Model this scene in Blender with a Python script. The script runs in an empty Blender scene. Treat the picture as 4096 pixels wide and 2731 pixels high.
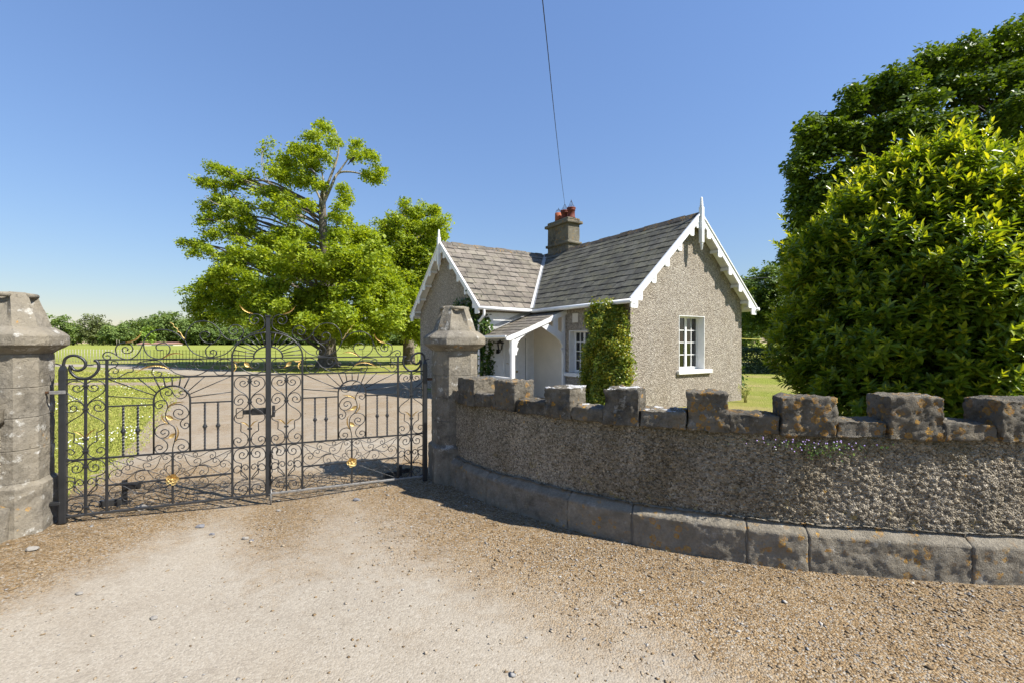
import bpy, bmesh, math, random, json
import numpy as np
from mathutils import Vector, noise as mnoise

random.seed(7)
R = math.radians
scene = bpy.context.scene
COL = scene.collection

# ------------------------------------------------------------------ helpers
def V(*a): return np.array(a, float)

class MB:
    """collects shapes that become one mesh object; xf maps local to world points"""
    def __init__(s, xf=None): s.v=[]; s.f=[]; s.sm=[]; s.tint=[]; s.xf=xf; s.cur=0.0
    def add(s, pts, faces, smooth=False):
        o=len(s.v)
        for p in pts:
            s.v.append(tuple(s.xf(*p)) if s.xf else tuple(p)); s.tint.append(s.cur)
        for f in faces: s.f.append(tuple(i+o for i in f)); s.sm.append(smooth)
    def box(s, lo, hi):
        (a,b,c),(d,e,f)=lo,hi
        s.add([(a,b,c),(d,b,c),(d,e,c),(a,e,c),(a,b,f),(d,b,f),(d,e,f),(a,e,f)],
              [(0,3,2,1),(4,5,6,7),(0,1,5,4),(1,2,6,5),(2,3,7,6),(3,0,4,7)])
    def bbox(s, lo, hi, r=.006):
        # box with chamfered edges
        lo=V(*lo); hi=V(*hi); bm=bmesh.new(); bmesh.ops.create_cube(bm,size=1)
        for v in bm.verts: v.co=Vector((lo+hi)/2+np.array(v.co)*(hi-lo))
        bmesh.ops.bevel(bm,geom=bm.edges[:],offset=r,segments=1,affect='EDGES')
        s.bm(bm)
    def bm(s, bm, smooth=False):
        bm.verts.index_update()
        s.add([tuple(v.co) for v in bm.verts],[[v.index for v in f.verts] for f in bm.faces],smooth); bm.free()
    def tube(s, path, r, n=6, cap=True, smooth=True, flat=1.0, up=None):
        P=[V(*p) for p in path]; m=len(P)
        if m<2: return
        rs=r if hasattr(r,'__len__') else [r]*m
        T=[]
        for i in range(m):
            t=P[min(i+1,m-1)]-P[max(i-1,0)]; l=np.linalg.norm(t); T.append(t/l if l>1e-9 else V(0,0,1))
        u=V(*up) if up is not None else (V(0,0,1) if abs(T[0][2])<.9 else V(1,0,0))
        a=np.cross(T[0],u); a/=np.linalg.norm(a)
        pts=[]
        for i in range(m):
            if up is not None: a=np.cross(T[i],u)
            else: a=a-T[i]*np.dot(a,T[i])
            l=np.linalg.norm(a); a=a/l if l>1e-6 else V(1,0,0)
            b=np.cross(T[i],a)
            for k in range(n):
                q=2*math.pi*(k+.5)/n
                pts.append(tuple(P[i]+rs[i]*(math.cos(q)*a+flat*math.sin(q)*b)))
        fs=[]
        for i in range(m-1):
            for k in range(n):
                k2=(k+1)%n; fs.append((i*n+k,i*n+k2,(i+1)*n+k2,(i+1)*n+k))
        if cap: fs.append(tuple(range(n))[::-1]); fs.append(tuple((m-1)*n+k for k in range(n)))
        s.add(pts,fs,smooth)
    def lathe(s, c, prof, n=12, smooth=True):
        pts=[];fs=[]
        for r,z in prof:
            for k in range(n):
                q=2*math.pi*k/n; pts.append((c[0]+r*math.cos(q),c[1]+r*math.sin(q),c[2]+z))
        for i in range(len(prof)-1):
            for k in range(n):
                k2=(k+1)%n; fs.append((i*n+k,i*n+k2,(i+1)*n+k2,(i+1)*n+k))
        fs.append(tuple(range(n))[::-1]); fs.append(tuple((len(prof)-1)*n+k for k in range(n)))
        s.add(pts,fs,smooth)
    def prism(s, poly, fn, t0, t1):
        """polygon (list of 2-D points) pushed from t0 to t1; fn(p,q,t) gives the point"""
        n=len(poly); pts=[fn(p,q,t0) for p,q in poly]+[fn(p,q,t1) for p,q in poly]
        fs=[tuple(range(n))[::-1],tuple(range(n,2*n))]+[(i,(i+1)%n,n+(i+1)%n,n+i) for i in range(n)]
        s.add(pts,fs)
    def build(s, name, mat, parent=None):
        o=mesh_obj(name,np.array(s.v,float).reshape(-1,3),s.f,mat,parent,smooth=s.sm,recalc=True)
        if any(s.tint):
            at=o.data.attributes.new('tint','FLOAT','POINT'); at.data.foreach_set('value',np.array(s.tint,np.float32))
        return o

def wloc(o):
    p=np.zeros(3)
    while o is not None: p=p+np.array(o.location); o=o.parent
    return p

def mesh_obj(name, verts, faces, mat, parent=None, smooth=False, recalc=False, tint=None, loc=None):
    me=bpy.data.meshes.new(name)
    off=wloc(parent) if parent is not None else np.zeros(3)
    if loc is not None: off=off+np.array(loc)
    verts=np.asarray(verts,float)-off
    if isinstance(faces,np.ndarray):
        nf,k=faces.shape
        me.vertices.add(len(verts)); me.vertices.foreach_set('co',verts.astype(np.float32).ravel())
        me.loops.add(nf*k); me.loops.foreach_set('vertex_index',faces.astype(np.int32).ravel())
        me.polygons.add(nf); me.polygons.foreach_set('loop_start',np.arange(0,nf*k,k,dtype=np.int32))
        me.polygons.foreach_set('loop_total',np.full(nf,k,np.int32)); me.update(calc_edges=True)
    else:
        me.from_pydata([tuple(v) for v in verts],[],faces); me.update()
    if recalc:
        bm=bmesh.new(); bm.from_mesh(me); bmesh.ops.recalc_face_normals(bm,faces=bm.faces[:]); bm.to_mesh(me); bm.free()
    if hasattr(smooth,'__len__'): me.polygons.foreach_set('use_smooth',np.array(smooth,bool))
    elif smooth: me.polygons.foreach_set('use_smooth',np.ones(len(me.polygons),bool))
    if tint is not None:
        at=me.attributes.new('tint','FLOAT','POINT'); at.data.foreach_set('value',np.asarray(tint,np.float32))
    me.materials.append(mat)
    o=bpy.data.objects.new(name,me); COL.objects.link(o)
    if loc is not None: o.location=Vector(loc)
    if parent is not None: o.parent=parent
    return o

def tag(o, label=None, cat=None, group=None, kind=None):
    if label: o['label']=label
    if cat: o['category']=cat
    if group: o['group']=group
    if kind: o['kind']=kind
    return o

def thing(name, label, cat, loc=(0,0,0), group=None):
    o=bpy.data.objects.new(name,None); COL.objects.link(o); o.location=Vector(loc)
    o.empty_display_size=.2
    return tag(o,label,cat,group)

def crv(pts, n=6):
    """smooth curve through points"""
    P=[V(*p) for p in pts]
    if len(P)<3: return P
    P=[2*P[0]-P[1]]+P+[2*P[-1]-P[-2]]; o=[]
    for i in range(1,len(P)-2):
        a,b,c,d=P[i-1:i+3]
        for k in range(n):
            t=k/n; o.append(.5*((2*b)+(-a+c)*t+(2*a-5*b+4*c-d)*t*t+(-a+3*b-3*c+d)*t**3))
    o.append(P[-2]); return o

def fbm(p, o=4, s=1.0, seed=0.0):
    return mnoise.fractal(Vector((p[0]*s+seed,p[1]*s+seed*.7,p[2]*s-seed*.4)),1.0,2.0,o)

# ------------------------------------------------------------------ materials
KA=.74            # mineral surfaces: overall reflectance
class NM:
    def __init__(s,name):
        s.m=bpy.data.materials.new(name); s.m.use_nodes=True; s.t=s.m.node_tree; s.t.nodes.clear()
        s.out=s.t.nodes.new('ShaderNodeOutputMaterial'); s.b=s.t.nodes.new('ShaderNodeBsdfPrincipled')
        s.t.links.new(s.b.outputs[0],s.out.inputs[0]); s.co=s.node('ShaderNodeTexCoord').outputs['Object']
    def node(s,t,**k):
        n=s.t.nodes.new(t)
        for a,v in k.items(): setattr(n,a,v)
        return n
    def set(s,sock,v):
        if hasattr(v,'is_linked') or isinstance(v,bpy.types.NodeSocket): s.t.links.new(v,sock)
        elif isinstance(v,(tuple,list)) and len(v)==3 and sock.type=='RGBA': sock.default_value=(*v,1)
        else: sock.default_value=v
    def noise(s,scale,det=3,rough=.55,co=None,dist=0,out='Fac'):
        n=s.node('ShaderNodeTexNoise'); s.set(n.inputs['Vector'],co or s.co)
        n.inputs['Scale'].default_value=scale; n.inputs['Detail'].default_value=det; n.inputs['Roughness'].default_value=rough; n.inputs['Distortion'].default_value=dist
        return n.outputs[out]
    def voro(s,scale,feat='F1',co=None,out='Distance',rnd=1):
        n=s.node('ShaderNodeTexVoronoi',feature=feat); s.set(n.inputs['Vector'],co or s.co)
        n.inputs['Scale'].default_value=scale; n.inputs['Randomness'].default_value=rnd
        return n.outputs[out]
    def ramp(s,fac,*st,interp='LINEAR'):
        n=s.node('ShaderNodeValToRGB'); s.set(n.inputs[0],fac); e=n.color_ramp.elements; n.color_ramp.interpolation=interp
        while len(e)<len(st): e.new(.5)
        for x,(p,c) in zip(e,st):
            x.position=p; x.color=(c,c,c,1) if not hasattr(c,'__len__') else (*c,1)
        return n.outputs[0]
    def mix(s,fac,a,b,mode='MIX'):
        n=s.node('ShaderNodeMix',data_type='RGBA',blend_type=mode); s.set(n.inputs[0],fac); s.set(n.inputs[6],a); s.set(n.inputs[7],b)
        return n.outputs[2]
    def math(s,op,a,b=0.5,c=None,clamp=False):
        n=s.node('ShaderNodeMath',operation=op,use_clamp=clamp); s.set(n.inputs[0],a); s.set(n.inputs[1],b)
        if c is not None: s.set(n.inputs[2],c)
        return n.outputs[0]
    def attr(s,name,out='Fac'):
        return s.node('ShaderNodeAttribute',attribute_name=name).outputs[out]
    def island(s): return s.node('ShaderNodeNewGeometry').outputs['Random Per Island']
    def objrand(s): return s.node('ShaderNodeObjectInfo').outputs['Random']
    def scale(s,v,co=None):
        n=s.node('ShaderNodeMapping'); s.set(n.inputs[0],co or s.co); n.inputs['Scale'].default_value=v; return n.outputs[0]
    def sep(s,co=None):
        n=s.node('ShaderNodeSeparateXYZ'); s.set(n.inputs[0],co or s.co); return n.outputs
    def bump(s,h,strength=.5,dist=.01,normal=None):
        n=s.node('ShaderNodeBump'); s.set(n.inputs['Height'],h); n.inputs['Strength'].default_value=strength; n.inputs['Distance'].default_value=dist
        if normal is not None: s.t.links.new(normal,n.inputs['Normal'])
        return n.outputs[0]
    def done(s,color=None,rough=.8,normal=None,spec=.3,metal=0.0):
        if color is not None: s.set(s.b.inputs['Base Color'],color)
        s.set(s.b.inputs['Roughness'],rough); s.b.inputs['Specular IOR Level'].default_value=spec; s.set(s.b.inputs['Metallic'],metal)
        if normal is not None: s.t.links.new(normal,s.b.inputs['Normal'])
        return s.m

def m_stone(name, c0, c1, c2, lichen=.5, white=.3, bs=.5, warm=0.0, lime=False, crust=.6):
    c0,c1,c2=[[x*KA for x in c] for c in (c0,c1,c2)]
    n=NM(name); r=n.objrand()
    base=n.ramp(n.noise(7,6,.7),(.33,c0),(.5,c1),(.70,c2))
    base=n.mix(n.ramp(n.noise(60,3,.7),(.35,.0),(.7,.55)),base,[x*.45 for x in c1])
    base=n.mix(n.ramp(n.noise(1.6,3),(.42,0),(.62,.7 if crust>.4 else .3)),base,[c2[0]*.9,c2[1]*.86,c2[2]*.78])
    base=n.mix(n.ramp(n.noise(31,4,.65),(.60,0),(.70,crust)),base,[x*.4 for x in c0])       # black crust spots
    w=n.math('MULTIPLY',n.ramp(n.noise(9,3,.6,n.scale((1,1,1.1))),(.64-.1*white,0),(.70-.08*white,1)),n.ramp(n.noise(70,2),(.35,.2),(.6,1)))
    base=n.mix(n.math('MULTIPLY',w,.75*min(1,white*2)),base,(.55,.54,.5))
    area=n.ramp(n.noise(3.1,2,.5),(.50-.13*lichen,0),(.60-.1*lichen,1))
    vd=n.node('ShaderNodeTexVoronoi'); n.t.links.new(n.co,vd.inputs['Vector']); vd.inputs['Scale'].default_value=17      # round crusty rosettes
    vs=n.node('ShaderNodeSeparateColor'); n.t.links.new(vd.outputs['Color'],vs.inputs[0])
    ed=n.math('ADD',vd.outputs['Distance'],n.math('MULTIPLY',n.math('SUBTRACT',n.noise(48,4,.7),.5),1.0))
    rad=n.math('MULTIPLY',vs.outputs[0],.46+.12*lichen)
    sp=n.ramp(n.math('SUBTRACT',rad,ed),(.0,0),(.05,1))
    ring=n.math('MULTIPLY',n.ramp(n.noise(110,3,.7),(.35,.25),(.6,1)),n.ramp(n.math('SUBTRACT',rad,ed),(.1,1),(.3,.45)))
    base=n.mix(n.math('MULTIPLY',n.math('MULTIPLY',area,sp),ring),base,n.ramp(n.noise(40,2),(.35,(.34,.15,.015)),(.65,(.52,.29,.04))))
    if warm: base=n.mix(warm,base,(.30,.22,.13),'MIX')
    if lime:                                              # white lime splashed over the top of the stone
        g=n.sep(n.node('ShaderNodeTexCoord').outputs['Generated'])[2]
        f=n.ramp(n.math('ADD',n.math('MULTIPLY',g,1.0),n.math('MULTIPLY',n.noise(7,5,.7),.55)),(1.12,0),(1.2,1)) if False else n.math('GREATER_THAN',n.math('ADD',g,n.math('MULTIPLY',n.noise(7,5,.7),.9)),1.45)
        base=n.mix(f,base,(.55,.54,.52))
    h=n.math('ADD',n.noise(35,6,.72),n.math('MULTIPLY',n.noise(140,3,.7),.35))
    h=n.math('ADD',h,n.math('MULTIPLY',n.math('ABSOLUTE',n.math('SUBTRACT',n.noise(15,5,.6),.5)),1.2))
    return n.done(base,.92,n.bump(h,bs,.028),spec=.15)

def m_foliage(name, dark, mid, light, trans=.35, gloss=.5, spec=.35, yellow=None):
    n=NM(name); t=n.attr('tint')
    c=n.ramp(t,(0,dark),(.5,mid),(1,light)) if yellow is None else n.ramp(t,(0,dark),(.42,mid),(.75,light),(1,yellow))
    n.done(c,gloss,spec=spec)
    tr=n.node('ShaderNodeBsdfTranslucent'); n.t.links.new(n.mix(1.0,c,(1.35,1.25,.35),'MULTIPLY'),tr.inputs[0])
    mx=n.node('ShaderNodeMixShader'); mx.inputs[0].default_value=trans
    n.t.links.new(n.b.outputs[0],mx.inputs[1]); n.t.links.new(tr.outputs[0],mx.inputs[2]); n.t.links.new(mx.outputs[0],n.out.inputs[0])
    return n.m

def m_plain(name,c,rough=.5,spec=.4,metal=0,var=.15,bs=.15,sc=8):
    n=NM(name)
    col=n.mix(n.ramp(n.noise(sc,4,.6),(.3,0),(.75,1)),c,[x*(1-var) for x in c])
    return n.done(col,rough,n.bump(n.noise(sc*12,3),bs,.003),spec,metal)

def m_roughcast(name, lo, mid, hi, sc=75, big=.35, stain=(.5,.47,.42), bs=.9, band=False):
    """stone chips thrown into mortar: every chip its own shade"""
    lo,mid,hi=[[x*KA for x in c] for c in (lo,mid,hi)]
    n=NM(name)
    vc=n.voro(sc,out='Color'); sp=n.node('ShaderNodeSeparateColor'); n.t.links.new(vc,sp.inputs[0])
    chip=n.ramp(sp.outputs[0],(.05,lo),(.45,mid),(.93,hi),(1,[min(.75,x*1.5) for x in hi]))
    col=n.mix(.32,chip,n.ramp(n.noise(sc*.33,4,.7),(.35,lo),(.65,hi)))
    col=n.mix(n.ramp(n.noise(1.3,5,.65,n.scale((1.2,1.2,.5))),(.38,0),(.7,big)),col,stain,'MULTIPLY')
    if band:                                              # algae and old lichen: runs below the coping, yellow crust low down
        z=n.sep()[2]; w=n.noise(2.3,5,.7,n.scale((1,1,.45)))
        top=n.math('MULTIPLY',n.ramp(n.math('ADD',z,n.math('MULTIPLY',n.math('SUBTRACT',w,.5),.5)),(.78,0),(.95,.6)),n.ramp(n.noise(1.7,3),(.35,0),(.6,1)))
        col=n.mix(top,col,(.085,.072,.032))
        low=n.math('MULTIPLY',n.ramp(z,(.36,.8),(.62,0)),n.ramp(n.noise(9,5,.75),(.58,0),(.66,1)))
        col=n.mix(low,col,(.30,.23,.075))
        col=n.mix(n.ramp(n.noise(14,4,.7),(.68,0),(.71,.8)),col,(.42,.23,.03))
        col=n.mix(n.ramp(n.noise(150,2,.5),(.70,0),(.73,.85)),col,(.62,.60,.55))
    h=n.math('ADD',n.math('MULTIPLY',n.voro(sc),-1.0),n.math('MULTIPLY',n.noise(sc*.4,4,.7),.9))
    return n.done(col,.95,n.bump(h,bs,.016),spec=.1)

MAT={}
MAT['pillar']=m_stone('pillar_stone',(.135,.121,.098),(.275,.247,.20),(.39,.355,.29),lichen=-.6,white=.45)
C3=((.075,.068,.056),(.205,.185,.15),(.37,.335,.275))
MAT['coping']=m_stone('coping_stone',*C3,lichen=.35,white=.25,bs=1.0)
MAT['coping_lichen']=m_stone('coping_stone_lichen',*C3,lichen=1.35,white=.2,bs=1.0)
MAT['coping_white']=m_stone('coping_stone_limed',*C3,lichen=.3,white=.3,bs=.8,lime=True)
P3=((.18,.16,.126),(.34,.302,.238),(.48,.43,.34))
MAT['plinth']=m_stone('plinth_stone',*P3,crust=.15,lichen=-.1,white=.15,bs=.7)
MAT['plinth_lichen']=m_stone('plinth_stone_lichen',*P3,crust=.15,lichen=.35,white=.2,bs=.7)
MAT['roughcast']=m_roughcast('wall_roughcast',(.10,.085,.062),(.40,.345,.26),(.68,.60,.47),sc=85,big=.85,stain=(.42,.38,.30),band=True)
MAT['dash']=m_roughcast('house_pebbledash',(.22,.185,.145),(.405,.36,.295),(.59,.535,.455),sc=42,big=.5,stain=(.74,.68,.60),bs=1.0)
MAT['chimney']=m_stone('chimney_render',(.06,.055,.045),(.16,.148,.118),(.31,.29,.235),lichen=.1,white=.15,bs=.9)
MAT['white']=m_plain('white_paint',(.80,.80,.78),.4,.4,var=.16,bs=.12,sc=5)
MAT['cream']=m_plain('cream_painted_wall',(.68,.635,.55),.7,.2,var=.12,bs=.25,sc=3)
MAT['iron']=m_plain('black_painted_iron',(.022,.023,.025),.38,.5,var=.35,bs=.3,sc=14)
MAT['ironbar']=m_plain('black_iron_worn',(.03,.03,.03),.45,.5,var=.3,bs=.3,sc=14)
MAT['felt']=m_plain('roof_underlay',(.035,.033,.03),.9,.1)
MAT['mortar']=m_plain('lime_mortar',(.24,.22,.185),.9,.1,var=.4,sc=20)
MAT['gold']=m_plain('gilding',(.66,.46,.17),.42,.5,metal=.75,var=.35,bs=.5,sc=30)
MAT['zinc']=m_plain('bare_steel',(.34,.33,.31),.55,.5,metal=.6,var=.5,sc=40)
MAT['pot']=m_plain('terracotta',(.15,.038,.024),.7,.25,var=.35,sc=9)
MAT['potlight']=m_plain('orange_terracotta',(.34,.10,.045),.7,.25,var=.25,sc=9)
MAT['wire']=m_plain('dark_wire',(.03,.03,.035),.5,.3)
MAT['lead']=m_plain('lead_flashing',(.42,.42,.41),.6,.4,var=.35,sc=6)
MAT['rust']=m_plain('rusty_iron',(.10,.055,.03),.85,.2,var=.5,sc=25)
MAT['black']=m_plain('black_plastic',(.015,.015,.016),.4,.5)
MAT['brass']=m_plain('brass',(.45,.30,.10),.35,.5,metal=1)
MAT['curtain']=m_plain('pale_curtain',(.78,.75,.68),.9,.1,var=.2,sc=5)
MAT['petal']=m_plain('red_petals',(.30,.02,.05),.8,.2)
MAT['pebble_white']=m_plain('white_stone',(.28,.26,.23),.9,.1,var=.3,sc=40)
MAT['pebble_grey']=m_plain('grey_stone',(.20,.20,.21),.9,.1,var=.4,sc=40)

def m_slate(name,a,b,c,moss):
    a,b,c=[[x*KA for x in q] for q in (a,b,c)]; moss=[x*KA for x in moss]
    n=NM(name); r=n.island()
    col=n.ramp(r,(0,[.6*x+.4*y for x,y in zip(a,b)]),(.5,b),(1,[.35*y+.65*x for x,y in zip(c,b)]))
    col=n.mix(n.ramp(n.noise(2.2,5,.65),(.42,0),(.68,.75)),col,moss)
    col=n.mix(n.ramp(n.noise(2.6,6,.75,n.scale((1,1,.28))),(.45,0),(.62,.65)),col,[x*.62 for x in a])
    col=n.mix(n.ramp(n.noise(14,5,.7),(.5,0),(.75,.6)),col,[x*.5 for x in a])
    col=n.mix(n.ramp(n.noise(9,3,.6),(.69,0),(.74,.7)),col,(.24,.12,.035))
    h=n.math('ADD',n.noise(18,5,.7),n.math('MULTIPLY',n.noise(90,3),.4))
    return n.done(col,.78,n.bump(h,.5,.012),spec=.25)
MAT['slate_dark']=m_slate('weathered_slate',(.09,.085,.07),(.15,.142,.116),(.215,.203,.162),(.20,.19,.115))
MAT['slate_pale']=m_slate('purple_grey_slate',(.16,.138,.114),(.245,.21,.17),(.32,.28,.23),(.29,.265,.19))
MAT['ridge']=m_stone('ridge_tile',(.045,.04,.036),(.10,.09,.08),(.17,.155,.13),lichen=.2,white=.15)
MAT['ridge_pale']=m_stone('mossy_ridge_tile',(.05,.042,.036),(.17,.155,.135),(.27,.25,.22),lichen=.1,white=.25)

def m_glass():
    n=NM('window_glass'); g=n.node('ShaderNodeBsdfGlossy'); g.inputs['Roughness'].default_value=.02
    tr=n.node('ShaderNodeBsdfTransparent'); tr.inputs[0].default_value=(.8,.83,.82,1)
    fr=n.node('ShaderNodeFresnel'); fr.inputs[0].default_value=1.6
    mx=n.node('ShaderNodeMixShader'); f=n.math('ADD',fr.outputs[0],.06)
    n.t.links.new(f,mx.inputs[0]); n.t.links.new(tr.outputs[0],mx.inputs[1]); n.t.links.new(g.outputs[0],mx.inputs[2]); n.t.links.new(mx.outputs[0],n.out.inputs[0])
    return n.m
MAT['glass']=m_glass()

def m_bark(name,a,b,sc=1.0):
    n=NM(name); co=n.scale((6*sc,6*sc,1.6*sc))
    c=n.ramp(n.noise(2.2,5,.65,co),(.3,a),(.7,b))
    return n.done(c,.9,n.bump(n.noise(3,5,.7,co),.8,.04),spec=.1)
MAT['bark']=m_bark('grey_bark',(.15,.13,.10),(.40,.36,.29))
MAT['bark_mid']=m_bark('brown_grey_bark',(.075,.062,.048),(.22,.19,.15))
MAT['bark_dark']=m_bark('dark_bark',(.03,.025,.02),(.09,.078,.062))

def m_gravel():
    n=NM('gravel'); L=n.attr('loose'); D=n.attr('dust')
    vc=n.voro(95,out='Color'); sp=n.node('ShaderNodeSeparateColor'); n.t.links.new(vc,sp.inputs[0])
    warm=n.ramp(sp.outputs[0],(.0,(.13,.085,.045)),(.35,(.33,.225,.12)),(.7,(.45,.335,.205)),(.92,(.36,.33,.29)),(1,(.55,.50,.42)))
    pale=n.ramp(sp.outputs[1],(.0,(.28,.25,.215)),(.4,(.42,.375,.315)),(.8,(.50,.455,.39)),(1,(.58,.54,.48)))
    fine=n.ramp(n.noise(260,2,.6),(.3,.82),(.7,1.12))
    pale=n.mix(.55,pale,(.435,.388,.322)); pale=n.mix(1,pale,fine,'MULTIPLY')
    nz=n.noise(7,5,.7); nb=n.noise(1.1,4,.6)
    k=n.math('ADD',L,n.math('ADD',n.math('MULTIPLY',n.math('SUBTRACT',nz,.5),.8),n.math('MULTIPLY',n.math('SUBTRACT',nb,.5),.7)))
    k=n.ramp(k,(.25,0),(.75,1))
    col=n.mix(k,pale,warm)
    col=n.mix(n.ramp(n.noise(.55,4,.6),(.45,0),(.72,.3)),col,(.40,.315,.215))
    col=n.mix(n.math('MULTIPLY',D,n.ramp(n.noise(9,5,.75),(.42,0),(.62,1))),col,(.105,.072,.038))
    col=n.mix(n.ramp(n.noise(33,3,.6),(.70,0),(.74,.8)),col,(.17,.165,.165))
    col=n.mix(1.0,col,(.70,.685,.645),'MULTIPLY')
    col=n.mix(n.ramp(n.noise(2.3,6,.72),(.48,0),(.68,.42)),col,n.mix(1.0,col,(.74,.70,.66),'MULTIPLY'))
    h=n.math('ADD',n.math('MULTIPLY',n.math('MULTIPLY',n.voro(95),-1),n.math('ADD',n.math('MULTIPLY',k,.9),.25)),n.math('MULTIPLY',n.noise(30,4,.7),.35))
    return n.done(col,.95,n.bump(h,.75,.012),spec=.1)
MAT['gravel']=m_gravel()

def m_pebbles():
    n=NM('loose_gravel_stones'); t=n.attr('tint')
    c=n.ramp(t,(0,(.13,.088,.05)),(.25,(.27,.185,.10)),(.5,(.36,.27,.165)),(.72,(.42,.35,.26)),(.86,(.30,.295,.285)),(1,(.56,.52,.46)))
    return n.done(n.mix(1.0,c,(KA,KA,KA),'MULTIPLY'),.9,n.bump(n.noise(160,3),.3,.002),spec=.15)
MAT['pebbles']=m_pebbles()

def m_grass(name,a,b,c,dry,amt):
    a,b,c,dry=[[x*.85 for x in q] for q in (a,b,c,dry)]
    n=NM(name)
    col=n.ramp(n.noise(1.4,6,.7),(.3,a),(.5,b),(.7,c))
    col=n.mix(n.ramp(n.noise(.28,5,.65),(.44,0),(.62,amt)),col,dry)
    col=n.mix(n.ramp(n.noise(40,4,.75),(.35,.55),(.65,0)),col,[x*.55 for x in a])
    return n.done(col,.9,n.bump(n.noise(45,4,.8),.8,.05),spec=.1)
MAT['grass']=m_grass('lawn_grass',(.23,.275,.04),(.30,.33,.058),(.37,.37,.09),(.46,.37,.16),.9)
MAT['field']=m_grass('field_grass',(.25,.30,.045),(.31,.35,.06),(.36,.38,.085),(.40,.36,.11),.45)
n=NM('grass_blade'); MAT['blade']=n.done(n.ramp(n.attr('tint'),(0,(.19,.23,.035)),(.5,(.28,.29,.058)),(.8,(.345,.325,.095)),(1,(.42,.34,.155))),.7,spec=.2)
MAT['daisy']=m_plain('daisy_petals',(.75,.75,.72),.8,.1)
MAT['estate_white']=m_plain('flaking_white_iron',(.55,.49,.43),.7,.3,var=.3,sc=20)

MAT['leaf_big']=m_foliage('lime_leaves',(.13,.20,.016),(.29,.375,.03),(.46,.51,.06),trans=.5)
MAT['leaf_dark']=m_foliage('dark_tree_leaves',(.04,.075,.01),(.095,.155,.016),(.20,.27,.03),trans=.34)
MAT['leaf_mid']=m_foliage('mid_tree_leaves',(.06,.11,.02),(.11,.175,.028),(.19,.26,.045),trans=.34)
MAT['leaf_far']=m_foliage('distant_leaves',(.09,.145,.04),(.15,.215,.05),(.23,.295,.075),trans=.3,gloss=.7)
MAT['leaf_far_bright']=m_foliage('distant_light_leaves',(.14,.23,.03),(.21,.31,.045),(.27,.37,.06),trans=.3,gloss=.7)
MAT['leaf_far_olive']=m_foliage('distant_olive_leaves',(.09,.12,.04),(.15,.18,.06),(.21,.235,.09),trans=.25,gloss=.7)
MAT['laurel']=m_foliage('laurel_leaves',(.05,.10,.013),(.13,.205,.017),(.30,.365,.024),trans=.45,gloss=.33,spec=.45,yellow=(.50,.50,.04))
MAT['shrub']=m_foliage('climber_leaves',(.045,.09,.01),(.13,.19,.016),(.27,.31,.03),trans=.34,gloss=.42,spec=.4,yellow=(.42,.34,.03))
MAT['ivy']=m_foliage('ivy_leaves',(.02,.05,.01),(.05,.095,.015),(.13,.18,.025),trans=.25,gloss=.35)
MAT['hedge']=m_foliage('hedge_leaves',(.02,.042,.012),(.04,.07,.015),(.07,.105,.022),trans=.2)
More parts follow.
